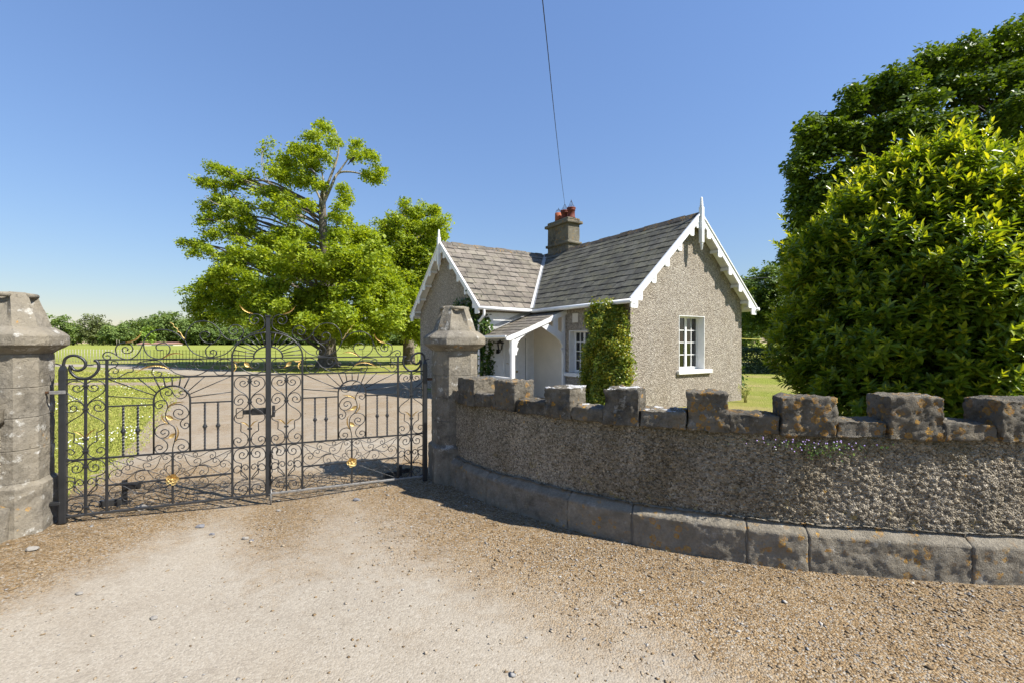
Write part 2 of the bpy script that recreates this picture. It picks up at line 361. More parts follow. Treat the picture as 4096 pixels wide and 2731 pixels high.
GATE_JSON='''{"half":[[[[205,1190],[191,1197],[190,1212],[209,1220],[231,1208],[236,1188],[222,1169],[200,1162],[178,1173],[160,1197],[155,1214],[160,1236],[182,1255],[213,1261],[249,1256],[274,1235],[286,1203],[283,1169],[262,1141],[231,1114],[196,1090],[171,1061],[160,1033],[157,1013]]],[[[157,1013],[160,1033],[171,1055],[191,1074],[218,1083],[249,1079],[276,1055],[287,1020],[280,995],[258,981],[231,984],[211,1002],[208,1022],[218,1038],[236,1040],[251,1028],[253,1014],[244,1010]]],[[[157,999],[160,988],[178,958],[213,931],[249,906],[278,875],[287,849],[280,821],[258,803],[231,793],[227,790]],[[227,790],[227,740],[230,717]],[[230,717],[220,707],[196,694],[173,670],[162,640],[158,629]]],[[[159,629],[167,598],[187,573],[218,560],[253,561],[280,581],[290,609],[285,635],[267,650],[244,650],[228,634],[226,618],[240,603],[256,606],[263,620]]],[[[207,469],[198,481],[202,495],[220,501],[238,488],[242,465],[231,444],[207,438],[182,449],[165,474],[160,491],[165,507],[182,531],[213,541],[249,536],[274,516],[289,483],[292,449],[280,421],[258,404],[231,395],[222,391]],[[222,391],[222,365],[222,336]]],[[[220,337],[215,357],[200,373],[182,375],[167,363],[162,344],[171,327],[187,324],[199,337],[196,348]],[[224,337],[236,364],[258,371],[280,358],[292,331],[285,309],[265,300],[242,309],[227,331]]],[[[220,331],[217,309],[196,283],[173,249],[162,223]],[[226,331],[226,280],[196,255],[169,223]]],[[[160,221],[196,223],[236,216],[267,195],[288,160],[293,123],[285,89],[258,68],[218,62],[191,77],[171,106],[167,132],[176,156],[200,167],[227,163],[247,143],[245,123],[231,111],[213,119],[209,134]]]],"vine":[[[[796,562],[797,598],[807,645],[819,704],[820,757],[804,801],[770,833],[750,864],[740,900],[743,942],[755,983],[753,1019],[738,1055],[711,1092],[699,1134],[701,1158],[721,1175],[750,1177],[775,1164],[790,1143],[785,1113],[765,1101],[743,1109],[737,1127],[750,1139],[766,1135]]],[[[790,1146],[804,1112],[829,1081],[859,1068],[889,1078],[907,1102],[902,1129],[879,1143],[857,1137],[852,1119],[864,1105],[882,1110]]],[[[738,1048],[728,1053],[701,1057],[672,1047],[658,1024],[663,1000],[682,982],[701,986],[717,1000],[714,1015],[697,1021],[684,1011]]],[[[753,977],[775,1000],[814,1014],[859,1010],[899,984],[922,943],[922,913],[899,881],[864,870],[829,883],[804,911],[804,938],[819,961],[849,966],[872,952],[877,931],[864,914],[847,915],[837,930]]],[[[894,879],[869,856],[857,827],[867,796],[892,777],[917,786],[927,810],[917,828],[899,829],[889,816],[897,803]]],[[[775,830],[736,834],[697,823],[667,799],[658,764],[667,733],[697,704],[726,700],[755,718],[767,744],[760,768],[736,780],[714,774],[703,754],[714,739],[733,740],[738,751]]],[[[701,701],[731,675],[753,643],[755,607],[740,576],[711,559],[682,561],[660,586],[658,610],[672,629],[697,632],[714,614],[706,594],[684,596]]],[[[807,651],[834,675],[874,676],[909,654],[927,616],[920,581],[894,562],[864,563],[842,585],[840,606],[854,621],[877,621],[888,605],[882,590],[864,589]]]],"quarter":[[[[313,538],[459,471],[591,408],[753,330]]],[[[313,531],[323,511],[344,495],[351,474],[371,460],[380,439],[401,419]]],[[[470,487],[466,499],[475,507],[489,500],[491,482],[480,469],[459,472],[445,496],[447,522],[468,540],[506,537],[538,518],[576,500],[610,492],[639,503],[677,522],[711,540]],[[610,492],[598,510],[598,530],[615,540],[631,530],[631,509],[619,505],[612,514]]],[[[595,445],[610,438],[624,445],[622,463],[598,477],[574,474],[567,454],[576,424],[591,408],[629,406],[658,421],[682,460],[697,506],[716,537]]],[[[461,468],[468,441],[456,426],[440,430],[436,442]],[[454,469],[426,457],[408,430],[406,413],[399,385],[380,373],[364,383],[362,401],[376,406],[385,401]]],[[[406,419],[399,430],[376,438],[344,431],[321,405],[312,372],[326,339],[357,315],[389,307]],[[408,413],[417,400],[445,386],[477,385],[510,402],[538,413],[581,410]],[[389,307],[431,329],[468,360],[506,391],[543,407],[586,405]]],[[[586,405],[553,406],[520,395],[506,367],[513,331],[538,311],[567,316],[579,335],[567,357],[548,357],[543,342],[555,332]]],[[[600,402],[610,385],[629,353],[658,320],[701,309]],[[663,320],[665,340],[682,350],[699,336],[692,322],[680,327]]],[[[787,509],[775,531],[750,540],[726,533],[718,515],[728,494],[748,495],[755,509],[743,518]],[[787,494],[770,469],[740,448],[728,419],[740,388],[780,330]],[[787,425],[765,433],[745,418],[750,387]],[[743,394],[726,399],[704,393],[697,375],[711,361],[728,366],[723,375]]]],"frieze":[[[[346,1405],[332,1417],[337,1431],[357,1433],[376,1422],[376,1401],[362,1382],[330,1368],[312,1345],[308,1323],[326,1293],[353,1279],[376,1280],[408,1300],[445,1325]],[[357,1374],[380,1355],[378,1332],[362,1321],[344,1330],[346,1347]]],[[[445,1322],[452,1333],[475,1330],[491,1341],[491,1364],[487,1373],[515,1376],[531,1393],[531,1413],[562,1427],[600,1434]],[[531,1413],[562,1413],[586,1406]]],[[[600,1434],[639,1437],[682,1433],[716,1410],[750,1371],[780,1346],[819,1312],[874,1290],[945,1282],[996,1289],[1047,1313],[1094,1345],[1125,1378],[1146,1406],[1183,1433],[1226,1442],[1263,1432],[1285,1416]]],[[[1120,1366],[1131,1332],[1157,1294],[1194,1284],[1231,1299],[1255,1335],[1247,1364],[1221,1378],[1194,1374],[1182,1353],[1191,1331],[1213,1327],[1221,1342]]],[[[1123,1366],[1094,1342],[1047,1334],[1001,1347],[970,1384],[963,1415],[981,1439],[1011,1442],[1042,1423],[1047,1398],[1032,1377],[1006,1378],[993,1393],[998,1408]],[[963,1378],[940,1388],[915,1388],[907,1370],[917,1352],[940,1361],[937,1370]]],[[[775,1355],[736,1386],[677,1408],[624,1412],[586,1403],[576,1386],[593,1377],[603,1391]],[[706,1383],[667,1378],[641,1355],[634,1320],[653,1290],[682,1280],[709,1300],[706,1321],[687,1328],[675,1319]]],[[[780,1358],[785,1382],[807,1390],[829,1378],[837,1354]]],[[[1296,1416],[1339,1377],[1394,1326],[1443,1293],[1493,1285],[1544,1306],[1571,1347],[1575,1392],[1561,1424],[1521,1444],[1482,1438],[1454,1410],[1452,1375],[1471,1350],[1504,1349],[1524,1371],[1516,1393],[1496,1397],[1487,1381],[1499,1369]]]],"crest":[[[[289,1483],[307,1486],[323,1474],[321,1457],[303,1449],[280,1457],[269,1483],[280,1509],[303,1518],[335,1511],[364,1491],[394,1465],[436,1450],[477,1455],[515,1486],[543,1533],[567,1597],[586,1644],[619,1691],[667,1718],[726,1725],[780,1714],[829,1687],[864,1651],[889,1621]]],[[[371,1488],[361,1534],[369,1569],[394,1594],[431,1603],[468,1589],[489,1551],[482,1522],[454,1506],[426,1510],[410,1534],[419,1557],[440,1560],[454,1542],[445,1528]]],[[[572,1609],[572,1562],[586,1515],[615,1479],[658,1455],[706,1454],[750,1484],[775,1531],[767,1573],[736,1600],[701,1597],[670,1579],[667,1550],[682,1532],[706,1532],[718,1538]]],[[[894,1621],[915,1573],[945,1524],[991,1488],[1047,1466],[1110,1456],[1168,1467],[1226,1491],[1269,1528],[1306,1572],[1334,1610]]],[[[897,1627],[904,1688],[930,1749],[975,1795],[1032,1812],[1089,1806],[1136,1779],[1168,1742],[1183,1715],[1183,1671],[1157,1622],[1115,1591],[1078,1560],[1060,1524],[1068,1487],[1094,1462],[1131,1468],[1152,1492],[1149,1520],[1125,1532],[1105,1520],[1105,1502],[1125,1495]]],[[[1178,1727],[1191,1702],[1221,1659],[1263,1631],[1312,1627],[1355,1647],[1383,1692],[1383,1729],[1355,1767],[1317,1780],[1280,1766],[1258,1731],[1269,1697],[1301,1682],[1331,1701],[1334,1726],[1312,1738],[1293,1725],[1306,1707]]],[[[1115,1600],[1078,1600],[1042,1619],[1019,1652],[1016,1683],[1037,1707],[1068,1709],[1094,1692],[1094,1665],[1073,1655]]],[[[1421,1679],[1477,1705],[1532,1728],[1569,1763],[1573,1815],[1555,1865],[1510,1890],[1465,1889],[1438,1860],[1438,1825],[1463,1795],[1499,1797],[1520,1823],[1510,1848],[1488,1854],[1474,1835],[1482,1821]]]],"hinge":[[[[-9,1370],[-9,1397],[-4,1428],[4,1458],[32,1483],[73,1488],[116,1468],[143,1434],[147,1400],[130,1372],[99,1356],[69,1362],[51,1385],[43,1405]],[[43,1405],[38,1363],[56,1324],[86,1295],[125,1282],[169,1287],[209,1314],[236,1359],[240,1404],[227,1435],[207,1443]]]],"tail":[[[[145,1411],[165,1400],[202,1401]],[[-13,1386],[-28,1406],[-60,1418]]]],"gold":[[[758,989],[804,1040],[902,1038]],[[758,837],[701,885],[723,946]],[[819,668],[869,754],[827,817]],[[139,755],[116,805],[64,821]],[[157,754],[182,805],[236,827]],[[1433,759],[1405,811],[1355,813]],[[1452,758],[1471,810],[1527,820]],[[770,1355],[648,1438],[510,1314]],[[1296,1422],[1344,1396],[1391,1433]],[[1304,1403],[1350,1358],[1301,1316]],[[1471,1895],[1383,1912],[1353,1987]],[[436,1603],[548,1615],[565,1714]],[[723,1453],[804,1531],[899,1485]]],"goldround":[[[726,690],[780,695],[817,737]],[[847,861],[795,873],[743,912]],[[1465,1346],[1438,1360],[1394,1408]]],"squig":[[[892,1636],[869,1669],[859,1696],[839,1708],[832,1735],[807,1750],[800,1777],[772,1797]]]}'''
# ------------------------------------------------------------------ camera, sky, sun
cam=bpy.data.cameras.new('camera'); co=bpy.data.objects.new('camera',cam); COL.objects.link(co)
co.location=(0,0,1.6); co.rotation_euler=(R(90),0,0)
cam.sensor_width=36; cam.lens=36*1053.68/2352; cam.shift_y=3.44/2352; cam.clip_start=.05; cam.clip_end=2500
scene.camera=co
AZ,EL=R(111),R(48)
world=bpy.data.worlds.new('World'); scene.world=world; world.use_nodes=True
nt=world.node_tree; bg=nt.nodes['Background']; sky=nt.nodes.new('ShaderNodeTexSky'); sky.sky_type='NISHITA'; sky.sun_disc=False
sky.sun_elevation=EL; sky.sun_rotation=AZ; sky.altitude=0; sky.air_density=1.4; sky.dust_density=.0; sky.ozone_density=6.5
bw=nt.nodes.new('ShaderNodeRGBToBW'); nt.links.new(sky.outputs[0],bw.inputs[0])          # even out the zenith-to-horizon range
pw=nt.nodes.new('ShaderNodeMath'); pw.operation='POWER'; nt.links.new(bw.outputs[0],pw.inputs[0]); pw.inputs[1].default_value=-.35
vm=nt.nodes.new('ShaderNodeVectorMath'); vm.operation='SCALE'; tn=nt.nodes.new('ShaderNodeVectorMath'); tn.operation='MULTIPLY'; tn.inputs[1].default_value=(.97,.925,1.0); nt.links.new(sky.outputs[0],tn.inputs[0]); nt.links.new(tn.outputs[0],vm.inputs[0]); nt.links.new(pw.outputs[0],vm.inputs['Scale'])
nt.links.new(vm.outputs[0],bg.inputs[0]); bg.inputs[1].default_value=.096
sun=bpy.data.lights.new('sun','SUN'); sun.energy=4.1; sun.angle=R(.53); sun.color=(1,.955,.88)
so=bpy.data.objects.new('sun',sun); COL.objects.link(so); so.location=(20,-6,30)
SUN=Vector((math.sin(AZ)*math.cos(EL),math.cos(AZ)*math.cos(EL),math.sin(EL)))
so.rotation_euler=(-SUN).to_track_quat('-Z','Y').to_euler()
scene.view_settings.view_transform='Standard'; scene.view_settings.look='None'; scene.view_settings.exposure=1.25; scene.view_settings.gamma=1
scene.render.engine='CYCLES'; cy=scene.cycles
cy.use_adaptive_sampling=True; cy.adaptive_threshold=.02; cy.use_denoising=True; cy.max_bounces=8; cy.diffuse_bounces=5; cy.transparent_max_bounces=12
try: cy.denoiser='OPENIMAGEDENOISE'
except Exception: pass

# ------------------------------------------------------------------ layout frames
GX,GY=math.sin(R(66.889)),math.cos(R(66.889)); G0=V(-3.9814,4.0805); GW=3.215      # gate line
def gate(u,v,z): return (G0[0]+GX*u-GY*v, G0[1]+GY*u+GX*v, z)
BE=1.01; BX=V(math.sin(BE),math.cos(BE)); AX=V(-math.cos(BE),math.sin(BE)); O2=V(2.7288,10.5733)
def cot(a,b,z): return (O2[0]+a*AX[0]+b*BX[0], O2[1]+a*AX[1]+b*BX[1], z)            # cottage: a away, b along the front gable

WPTS=[(-.719,5.227),(-.271,4.612),(.487,3.948),(1.078,3.583),(1.716,3.33),(2.09,3.215),(3.064,3.045),(3.369,3.018),(4.2,2.97),(5.2,2.95),(6.5,2.95)]
WC=np.array(crv(WPTS,24)); WS=np.r_[0,np.cumsum(np.linalg.norm(np.diff(WC,axis=0),axis=1))]
WT=np.gradient(WC,axis=0); WT/=np.linalg.norm(WT,axis=1)[:,None]; WN=np.c_[WT[:,1],-WT[:,0]]
def wall_right(s,o,z):
    x=np.interp(s,WS,WC[:,0]); y=np.interp(s,WS,WC[:,1]); nx=np.interp(s,WS,WN[:,0]); ny=np.interp(s,WS,WN[:,1])
    return (x+nx*o,y+ny*o,z)
GC=V(*gate(GW/2,0,0)[:2])
def wall_left(s,o,z):
    p=wall_right(s,o,z); d=(p[0]-GC[0])*GX+(p[1]-GC[1])*GY
    return (p[0]-2*d*GX,p[1]-2*d*GY,z)

# ------------------------------------------------------------------ ground
def gz(x,y):
    u=(x-G0[0])*GX+(y-G0[1])*GY; v=-(x-G0[0])*GY+(y-G0[1])*GX
    return -.06*np.exp(-((u-1.6)/1.0)**2)*np.exp(-(v/2.4)**2)
DRIVE=[(-14,-6),(12,-6),(12,2.8),(7.5,3.2),(5.2,4.6),(4.4,7.2),(3.4,9.4),(2.9,10.6),(2.0,12.2),(.1,15.2),(-2.2,14.5),(-3.2,16.5),(-2.6,19),(-3.5,22.6),(-6,23.8),(-10,23.9),(-14,25.5),(-20,29.2),(-28,33.8),(-40,36.4),(-40,33.2),(-29,31.2),(-21,27),(-15.5,21.5),
       (-14.2,18.9),(-18,18.7),(-22,18.6),(-22,17.6),(-17.5,17.5),(-13,17.2),(-11.3,15.4),(-9.2,12.2),(-7.2,9.0),(-6.1,7.4),(-5.4,6.2),(-4.9,5.2),(-4.6,3.6),(-14,1.5)]
def inpoly(px,py,poly):
    r=np.zeros(px.shape,bool); n=len(poly)
    for i in range(n):
        (x1,y1),(x2,y2)=poly[i],poly[(i+1)%n]
        if y1==y2: continue
        c=((y1>py)!=(y2>py))&(px<(x2-x1)*(py-y1)/(y2-y1)+x1); r^=c
    return r
def seg_dist(px,py,pts):
    d=np.full(px.shape,1e9)
    for (x1,y1),(x2,y2) in zip(pts[:-1],pts[1:]):
        l2=(x2-x1)**2+(y2-y1)**2; t=np.clip(((px-x1)*(x2-x1)+(py-y1)*(y2-y1))/l2,0,1)
        d=np.minimum(d,np.hypot(px-x1-t*(x2-x1),py-y1-t*(y2-y1)))
    return d
rng=np.random.default_rng(3)
def grid_ground(x0,x1,y0,y1,c,hole=None):
    xs=np.arange(x0,x1+c/2,c); ys=np.arange(y0,y1+c/2,c); gx,gy=np.meshgrid(xs,ys); ny,nx=gx.shape
    jx=gx.copy(); jy=gy.copy(); m=np.zeros_like(gx,bool); m[1:-1,1:-1]=True
    jx[m]+=rng.uniform(-.38,.38,m.sum())*c; jy[m]+=rng.uniform(-.38,.38,m.sum())*c
    V3=np.c_[jx.ravel(),jy.ravel(),gz(jx.ravel(),jy.ravel())]
    i=np.arange(ny-1)[:,None]*nx+np.arange(nx-1)[None,:]; q=np.stack([i,i+1,i+nx+1,i+nx],-1).reshape(-1,4)
    ctr=V3[q].mean(1); return V3,q,ctr
def sub(V3,q,mask):
    q=q[mask]; u,inv=np.unique(q,return_inverse=True); return V3[u],inv.reshape(q.shape)
# near field (fine) and far field (coarse) grids share the border y=13
LV,LQ=[],[];DV,DQ=[],[]
for (x0,x1,y0,y1,c) in [(-15,13,-6,13,.1),(-40,13,13,37,.25)]:
    V3,q,ctr=grid_ground(x0,x1,y0,y1,c); inside=inpoly(ctr[:,0],ctr[:,1],DRIVE)
    a,b=sub(V3,q,inside); DV.append(a);DQ.append(b); a,b=sub(V3,q,~inside); LV.append(a);LQ.append(b)
def join(Vs,Qs):
    o=0;q=[]
    for v,f in zip(Vs,Qs): q.append(f+o); o+=len(v)
    return np.vstack(Vs),np.vstack(q)
# outer lawn out to the fence line
def quads(rects):
    v=[];f=[]
    for x0,y0,x1,y1,z in rects:
        o=len(v); v+=[(x0,y0,z),(x1,y0,z),(x1,y1,z),(x0,y1,z)]; f.append((o,o+1,o+2,o+3))
    return np.array(v,float),np.array(f)
a,b=quads([(-60,-12,-15,13,0),(13,-12,60,13,0),(-15,-12,13,-6,0),(-70,13,-40,37,0),(13,13,70,37,0),(-70,37,70,40,0)])
LV.append(a);LQ.append(b)
v,q=join(LV,LQ); tag(mesh_obj('lawn',v,q,MAT['grass'],smooth=True),'mown lawn with dry patches beside the gravel drive',kind='structure')
v,q=join(DV,DQ)
dr=mesh_obj('gravel_drive',v,q,MAT['gravel'],smooth=True); tag(dr,'pale gravel drive and forecourt running through the gate',kind='structure')
x,y=v[:,0],v[:,1]
dR=seg_dist(x,y,[tuple(p) for p in WC[::6]]); dL=seg_dist(x,y,[wall_left(s,0,0)[:2] for s in np.linspace(0,5,24)])
uu=(x-G0[0])*GX+(y-G0[1])*GY; vv=-(x-G0[0])*GY+(y-G0[1])*GX
loose=1.0*np.exp(-(dR/1.35)**2)+1.0*np.exp(-(dL/.95)**2)
loose+=.62*np.exp(-((uu-1.75)/.33)**2)*np.exp(-((vv+.3)/1.35)**2)           # strip between the wheel tracks
loose+=.5*np.clip((x-.2)/2.2,0,1)*np.clip((3.3-y)/1.4,0,1)
loose+=.85*np.exp(-((uu-.35)/.8)**2)*np.exp(-((vv-.6)/1.3)**2)+.5*np.exp(-((vv-.8)/1.2)**2)*.6
loose+=.5*np.clip((vv-1.2)/2,0,1)*np.clip((26-y)/3,0,1)                        # warmer inside the gate
dust=.55*np.exp(-(dL/.55)**2)+.35*np.exp(-((dR-.1)/.4)**2)+.75*np.exp(-((uu-.3)/.7)**2)*np.exp(-((vv-.35)/.6)**2)+.3*np.exp(-((uu-1.85)/.25)**2)*np.exp(-((vv+.25)/.5)**2)
for nm,val in (('loose',loose),('dust',dust)):
    at=dr.data.attributes.new(nm,'FLOAT','POINT'); at.data.foreach_set('value',val.astype(np.float32))
# field beyond the estate fence, out to the horizon
v,q=quads([(-1200,40,1200,1800,.0),(-1200,-300,-70,40,0),(70,-300,1200,40,0),(-70,-300,70,-12,0),(-70,-12,-60,13,0),(60,-12,70,13,0)])
tag(mesh_obj('field',v,q,MAT['field']),'bright green pasture stretching to the tree line',kind='structure')

# loose stones lying on the gravel (a mass nobody could count)
def stones(n,dens,seed,lo,hi,ymax):
    r=np.random.default_rng(seed)
    return r
def pebble_mesh(P,S,seed):
    r=np.random.default_rng(seed); N=len(P)
    base=np.array([(1,0,0),(0,1,0),(-1,0,0),(0,-1,0),(.1,.1,.8),(0,0,-.6),(.62,.62,.35),(-.62,.62,.3),(-.62,-.62,.35),(.62,-.62,.3)])
    tri=np.array([(0,6,4),(6,1,4),(1,7,4),(7,2,4),(2,8,4),(8,3,4),(3,9,4),(9,0,4),(6,0,5),(1,6,5),(7,1,5),(2,7,5),(8,2,5),(3,8,5),(9,3,5),(0,9,5)])
    sh=base[None]*(1+r.uniform(-.32,.32,(N,10,3)))*np.stack([r.uniform(.8,1.5,N),r.uniform(.6,1,N),r.uniform(.4,.8,N)],1)[:,None]
    a=r.uniform(0,6.283,N); c,s=np.cos(a),np.sin(a)
    X=sh[...,0]*c[:,None]-sh[...,1]*s[:,None]; Y=sh[...,0]*s[:,None]+sh[...,1]*c[:,None]; Z=sh[...,2]
    tl=r.uniform(-.4,.4,N)[:,None]; Z=Z+X*tl
    v=np.stack([X,Y,Z],-1)*S[:,None,None]+P[:,None]
    f=(tri[None]+(np.arange(N)*10)[:,None,None]).reshape(-1,3)
    return v.reshape(-1,3),f
r=np.random.default_rng(11)
P=[];S=[]
x=r.uniform(-5,7,230000); y=1.6+r.uniform(0,1,230000)**1.5*9
d1=seg_dist(x,y,[tuple(p) for p in WC[::6]]); d2=seg_dist(x,y,[wall_left(s,0,0)[:2] for s in np.linspace(0,5,16)])
un=(x-G0[0])*GX+(y-G0[1])*GY; vn=-(x-G0[0])*GY+(y-G0[1])*GX
pr=.035+.95*np.exp(-(d1/.95)**2)+.45*np.exp(-(d2/.55)**2)+.16*np.clip((x-.3)/2,0,1)+.3*np.exp(-((un-1.75)/.3)**2)*np.exp(-((vn+.3)/1.2)**2)
cl=np.array([mnoise.noise(Vector((a*1.6,b*1.6,0))) for a,b in zip(x,y)]); pr*=np.clip(.75+1.1*cl,.15,1.6)
front=np.array([(yy<np.interp(xx,WC[:,0],WC[:,1])+.0) if xx>-.72 else True for xx,yy in zip(x,y)])
k=(r.uniform(0,1,len(x))<pr*.85)&front&inpoly(x,y,DRIVE)
x,y=x[k],y[k]; S=r.lognormal(math.log(.0058),.40,len(x)).clip(.003,.02); S*=np.where(y>4.5,1.15,1)
pts=np.c_[x,y,gz(x,y)+S*.12]; v,f=pebble_mesh(pts,S,5)
tn=np.clip(r.beta(1.6,1.6,len(x))+.15*(r.uniform(0,1,len(x))>.9),0,1)
tag(mesh_obj('loose_gravel',v,f,MAT['pebbles'],tint=np.repeat(tn,10),smooth=False),'loose brown and grey gravel stones scattered over the forecourt','gravel',kind='stuff')

# ------------------------------------------------------------------ boundary walls
def noise_block(fn, lo, hi, cell, amp, rnd, seed, freq=9.0, slope=None):
    """rough stone: rounded box in (s,o,z) wrapped by fn, its faces broken up"""
    lo=V(*lo);hi=V(*hi);dim=hi-lo; n=[max(2,int(math.ceil(d/cell))) for d in dim]
    idx={};pts=[];fs=[]
    def vid(i,j,k):
        if (i,j,k) not in idx:
            idx[(i,j,k)]=len(pts); p=lo+dim*V(i/n[0],j/n[1],k/n[2]); pts.append(p)
        return idx[(i,j,k)]
    for i in range(n[0]):
        for j in range(n[1]):
            fs.append((vid(i,j,0),vid(i,j+1,0),vid(i+1,j+1,0),vid(i+1,j,0))); fs.append((vid(i,j,n[2]),vid(i+1,j,n[2]),vid(i+1,j+1,n[2]),vid(i,j+1,n[2])))
    for i in range(n[0]):
        for k in range(n[2]):
            fs.append((vid(i,0,k),vid(i+1,0,k),vid(i+1,0,k+1),vid(i,0,k+1))); fs.append((vid(i,n[1],k),vid(i,n[1],k+1),vid(i+1,n[1],k+1),vid(i+1,n[1],k)))
    for j in range(n[1]):
        for k in range(n[2]):
            fs.append((vid(0,j,k),vid(0,j,k+1),vid(0,j+1,k+1),vid(0,j+1,k))); fs.append((vid(n[0],j,k),vid(n[0],j+1,k),vid(n[0],j+1,k+1),vid(n[0],j,k+1)))
    out=[]
    for p in pts:
        q=np.clip(p,lo+rnd,hi-rnd); d=p-q; l=np.linalg.norm(d)
        nn=d/l if l>1e-9 else V(0,0,0)
        rr=rnd*(.75+.5*abs(fbm(p,2,7,seed+9)))
        e=fbm(p,5,freq,seed)*amp*.8+fbm(p,3,freq*.3,seed+3)*amp*1.0-abs(fbm(p,3,freq*2.4,seed+5))*amp*.8
        p2=q+nn*(rr+e)
        if slope is not None: p2=slope(p2)
        out.append(fn(*p2))
    return out,fs
MERLON=[(.151,.505),(.863,1.138),(1.491,1.763),(2.072,2.372),(2.733,3.032),(3.374,3.729),(4.064,4.399),(4.739,5.073),(5.42,5.76),(6.1,6.44)]
PJOINT=[.0,.768,1.761,2.325,3.144,3.537,4.529,5.6,6.9]
def boundary_wall(fn,label,smax,fine):
    o=fn(1.5,0,0); w=thing('boundary_wall',label,'wall',(o[0],o[1],0))
    # roughcast body: dense sheet pushed out by thousands of thrown chips
    cs=.0075 if fine else .03; s=np.arange(0,smax,cs); z=np.arange(.18,.965,cs)
    S,Z=np.meshgrid(s,z); r=np.random.default_rng(21); g=.026; H=np.zeros_like(S)
    for gg,am in ((.017,.009),(.036,.011)):
        cx=np.floor(S/gg).astype(int); cz=np.floor(Z/gg).astype(int); J=r.uniform(0,1,(int(smax/gg)+6,60,3))
        for dx in (-1,0,1):
            for dz in (-1,0,1):
                a=cx+dx+2; b=cz+dz+2; j=J[a%J.shape[0],b%60]
                d=np.hypot(S-(cx+dx+j[...,0])*gg,Z-(cz+dz+j[...,1])*gg)/gg
                H=np.maximum(H,np.sqrt(np.clip(1-(d/.62)**2,0,1))*am*(.35+.9*j[...,2]))
    cn=np.array([fbm((a,b,0),3,2.6,5) for a,b in zip(S[::4,::4].ravel(),Z[::4,::4].ravel())]).reshape(S[::4,::4].shape)
    lump=np.kron(cn,np.ones((4,4)))[:S.shape[0],:S.shape[1]]
    for ax in (0,1):                                  # soften the coarse lumps
        for _ in range(6): lump=(lump+np.roll(lump,1,ax)+np.roll(lump,-1,ax))/3
    rough=np.clip((S-1.1)/1.2,.25,1) if fine else 1
    OFF=-.09+H*(.45+.75*rough)+lump*.016
    pt=np.stack(fn(S.ravel(),OFF.ravel(),Z.ravel()),-1); ny,nx=S.shape
    i=np.arange(ny-1)[:,None]*nx+np.arange(nx-1)[None,:]; q=np.stack([i,i+1,i+nx+1,i+nx],-1).reshape(-1,4)
    ks=np.linspace(0,smax,40); bk=np.array([fn(a,-.29,zz) for zz in (.0,.965) for a in ks]); nb=len(pt)
    bq=np.array([(nb+k+1,nb+k,nb+40+k,nb+40+k+1) for k in range(39)])
    mesh_obj('roughcast_face',np.vstack([pt,bk]),np.vstack([q,bq]),MAT['roughcast'],w,smooth=True)
    # plinth stones with a sloping top
    def slope(p):
        p=p.copy()
        f=np.clip((p[2]-.25)/.06,0,1); p[1]=p[1]-.085*f if p[1]>-.05 else p[1]
        return p
    for k in range(len(PJOINT)-1):
        if PJOINT[k]>smax: break
        c=.014 if fine else .07
        pts,fs=noise_block(fn,(PJOINT[k]+.0025,-.2,-.08),(min(PJOINT[k+1],smax)-.0025,.0,.315),c,.009,.006,k*3.1,11,slope)
        mesh_obj('plinth_stone',pts,fs,MAT['plinth'] if k<3 else MAT['plinth_lichen'],w,recalc=True,smooth=True)
    if fine:
        for j in PJOINT[1:-1]:
            mb=MB(fn); mb.add([(j+a,o,z) for a in (-.005,.005) for o,z in ((-.012,-.05),(-.012,.245),(-.09,.303),(-.12,.303),(-.12,-.05))],[(0,1,2,3,4),(9,8,7,6,5),(0,5,6,1),(1,6,7,2),(2,7,8,3)]); mb.build('mortar_joint',MAT['mortar'],w)
    # coping: tall and low stones in turn
    prev=0.0
    for k,(a,b) in enumerate(MERLON):
        if a>smax: break
        c=.0125 if fine else .06; cm=MAT['coping'] if k<4 else MAT['coping_lichen']
        dz=.012*math.sin(k*2.3)
        pts,fs=noise_block(fn,(prev+.004,-.31,.935),(a-.004,-.05,1.065+.012*math.sin(k*1.7)),c,.016,.004,k*5.3+1,12)
        mesh_obj('coping_stone',pts,fs,MAT['coping_white'] if fine and k in (3,4) else cm,w,recalc=True,smooth=True)
        pts,fs=noise_block(fn,(a,-.325,.93),(b,-.04+.006*math.sin(k*3.),1.222+dz),c,.018,.004,k*7.7+2,12)
        mesh_obj('coping_stone',pts,fs,MAT['coping_white'] if fine and k in (2,3) else cm,w,recalc=True,smooth=True)
        prev=b
    return w
boundary_wall(wall_right,'curved roughcast wall with stone battlements and orange lichen in front of the cottage',6.4,True)
boundary_wall(wall_left,'short end of battlemented wall abutting the pillar at the edge of the picture',3.0,False)

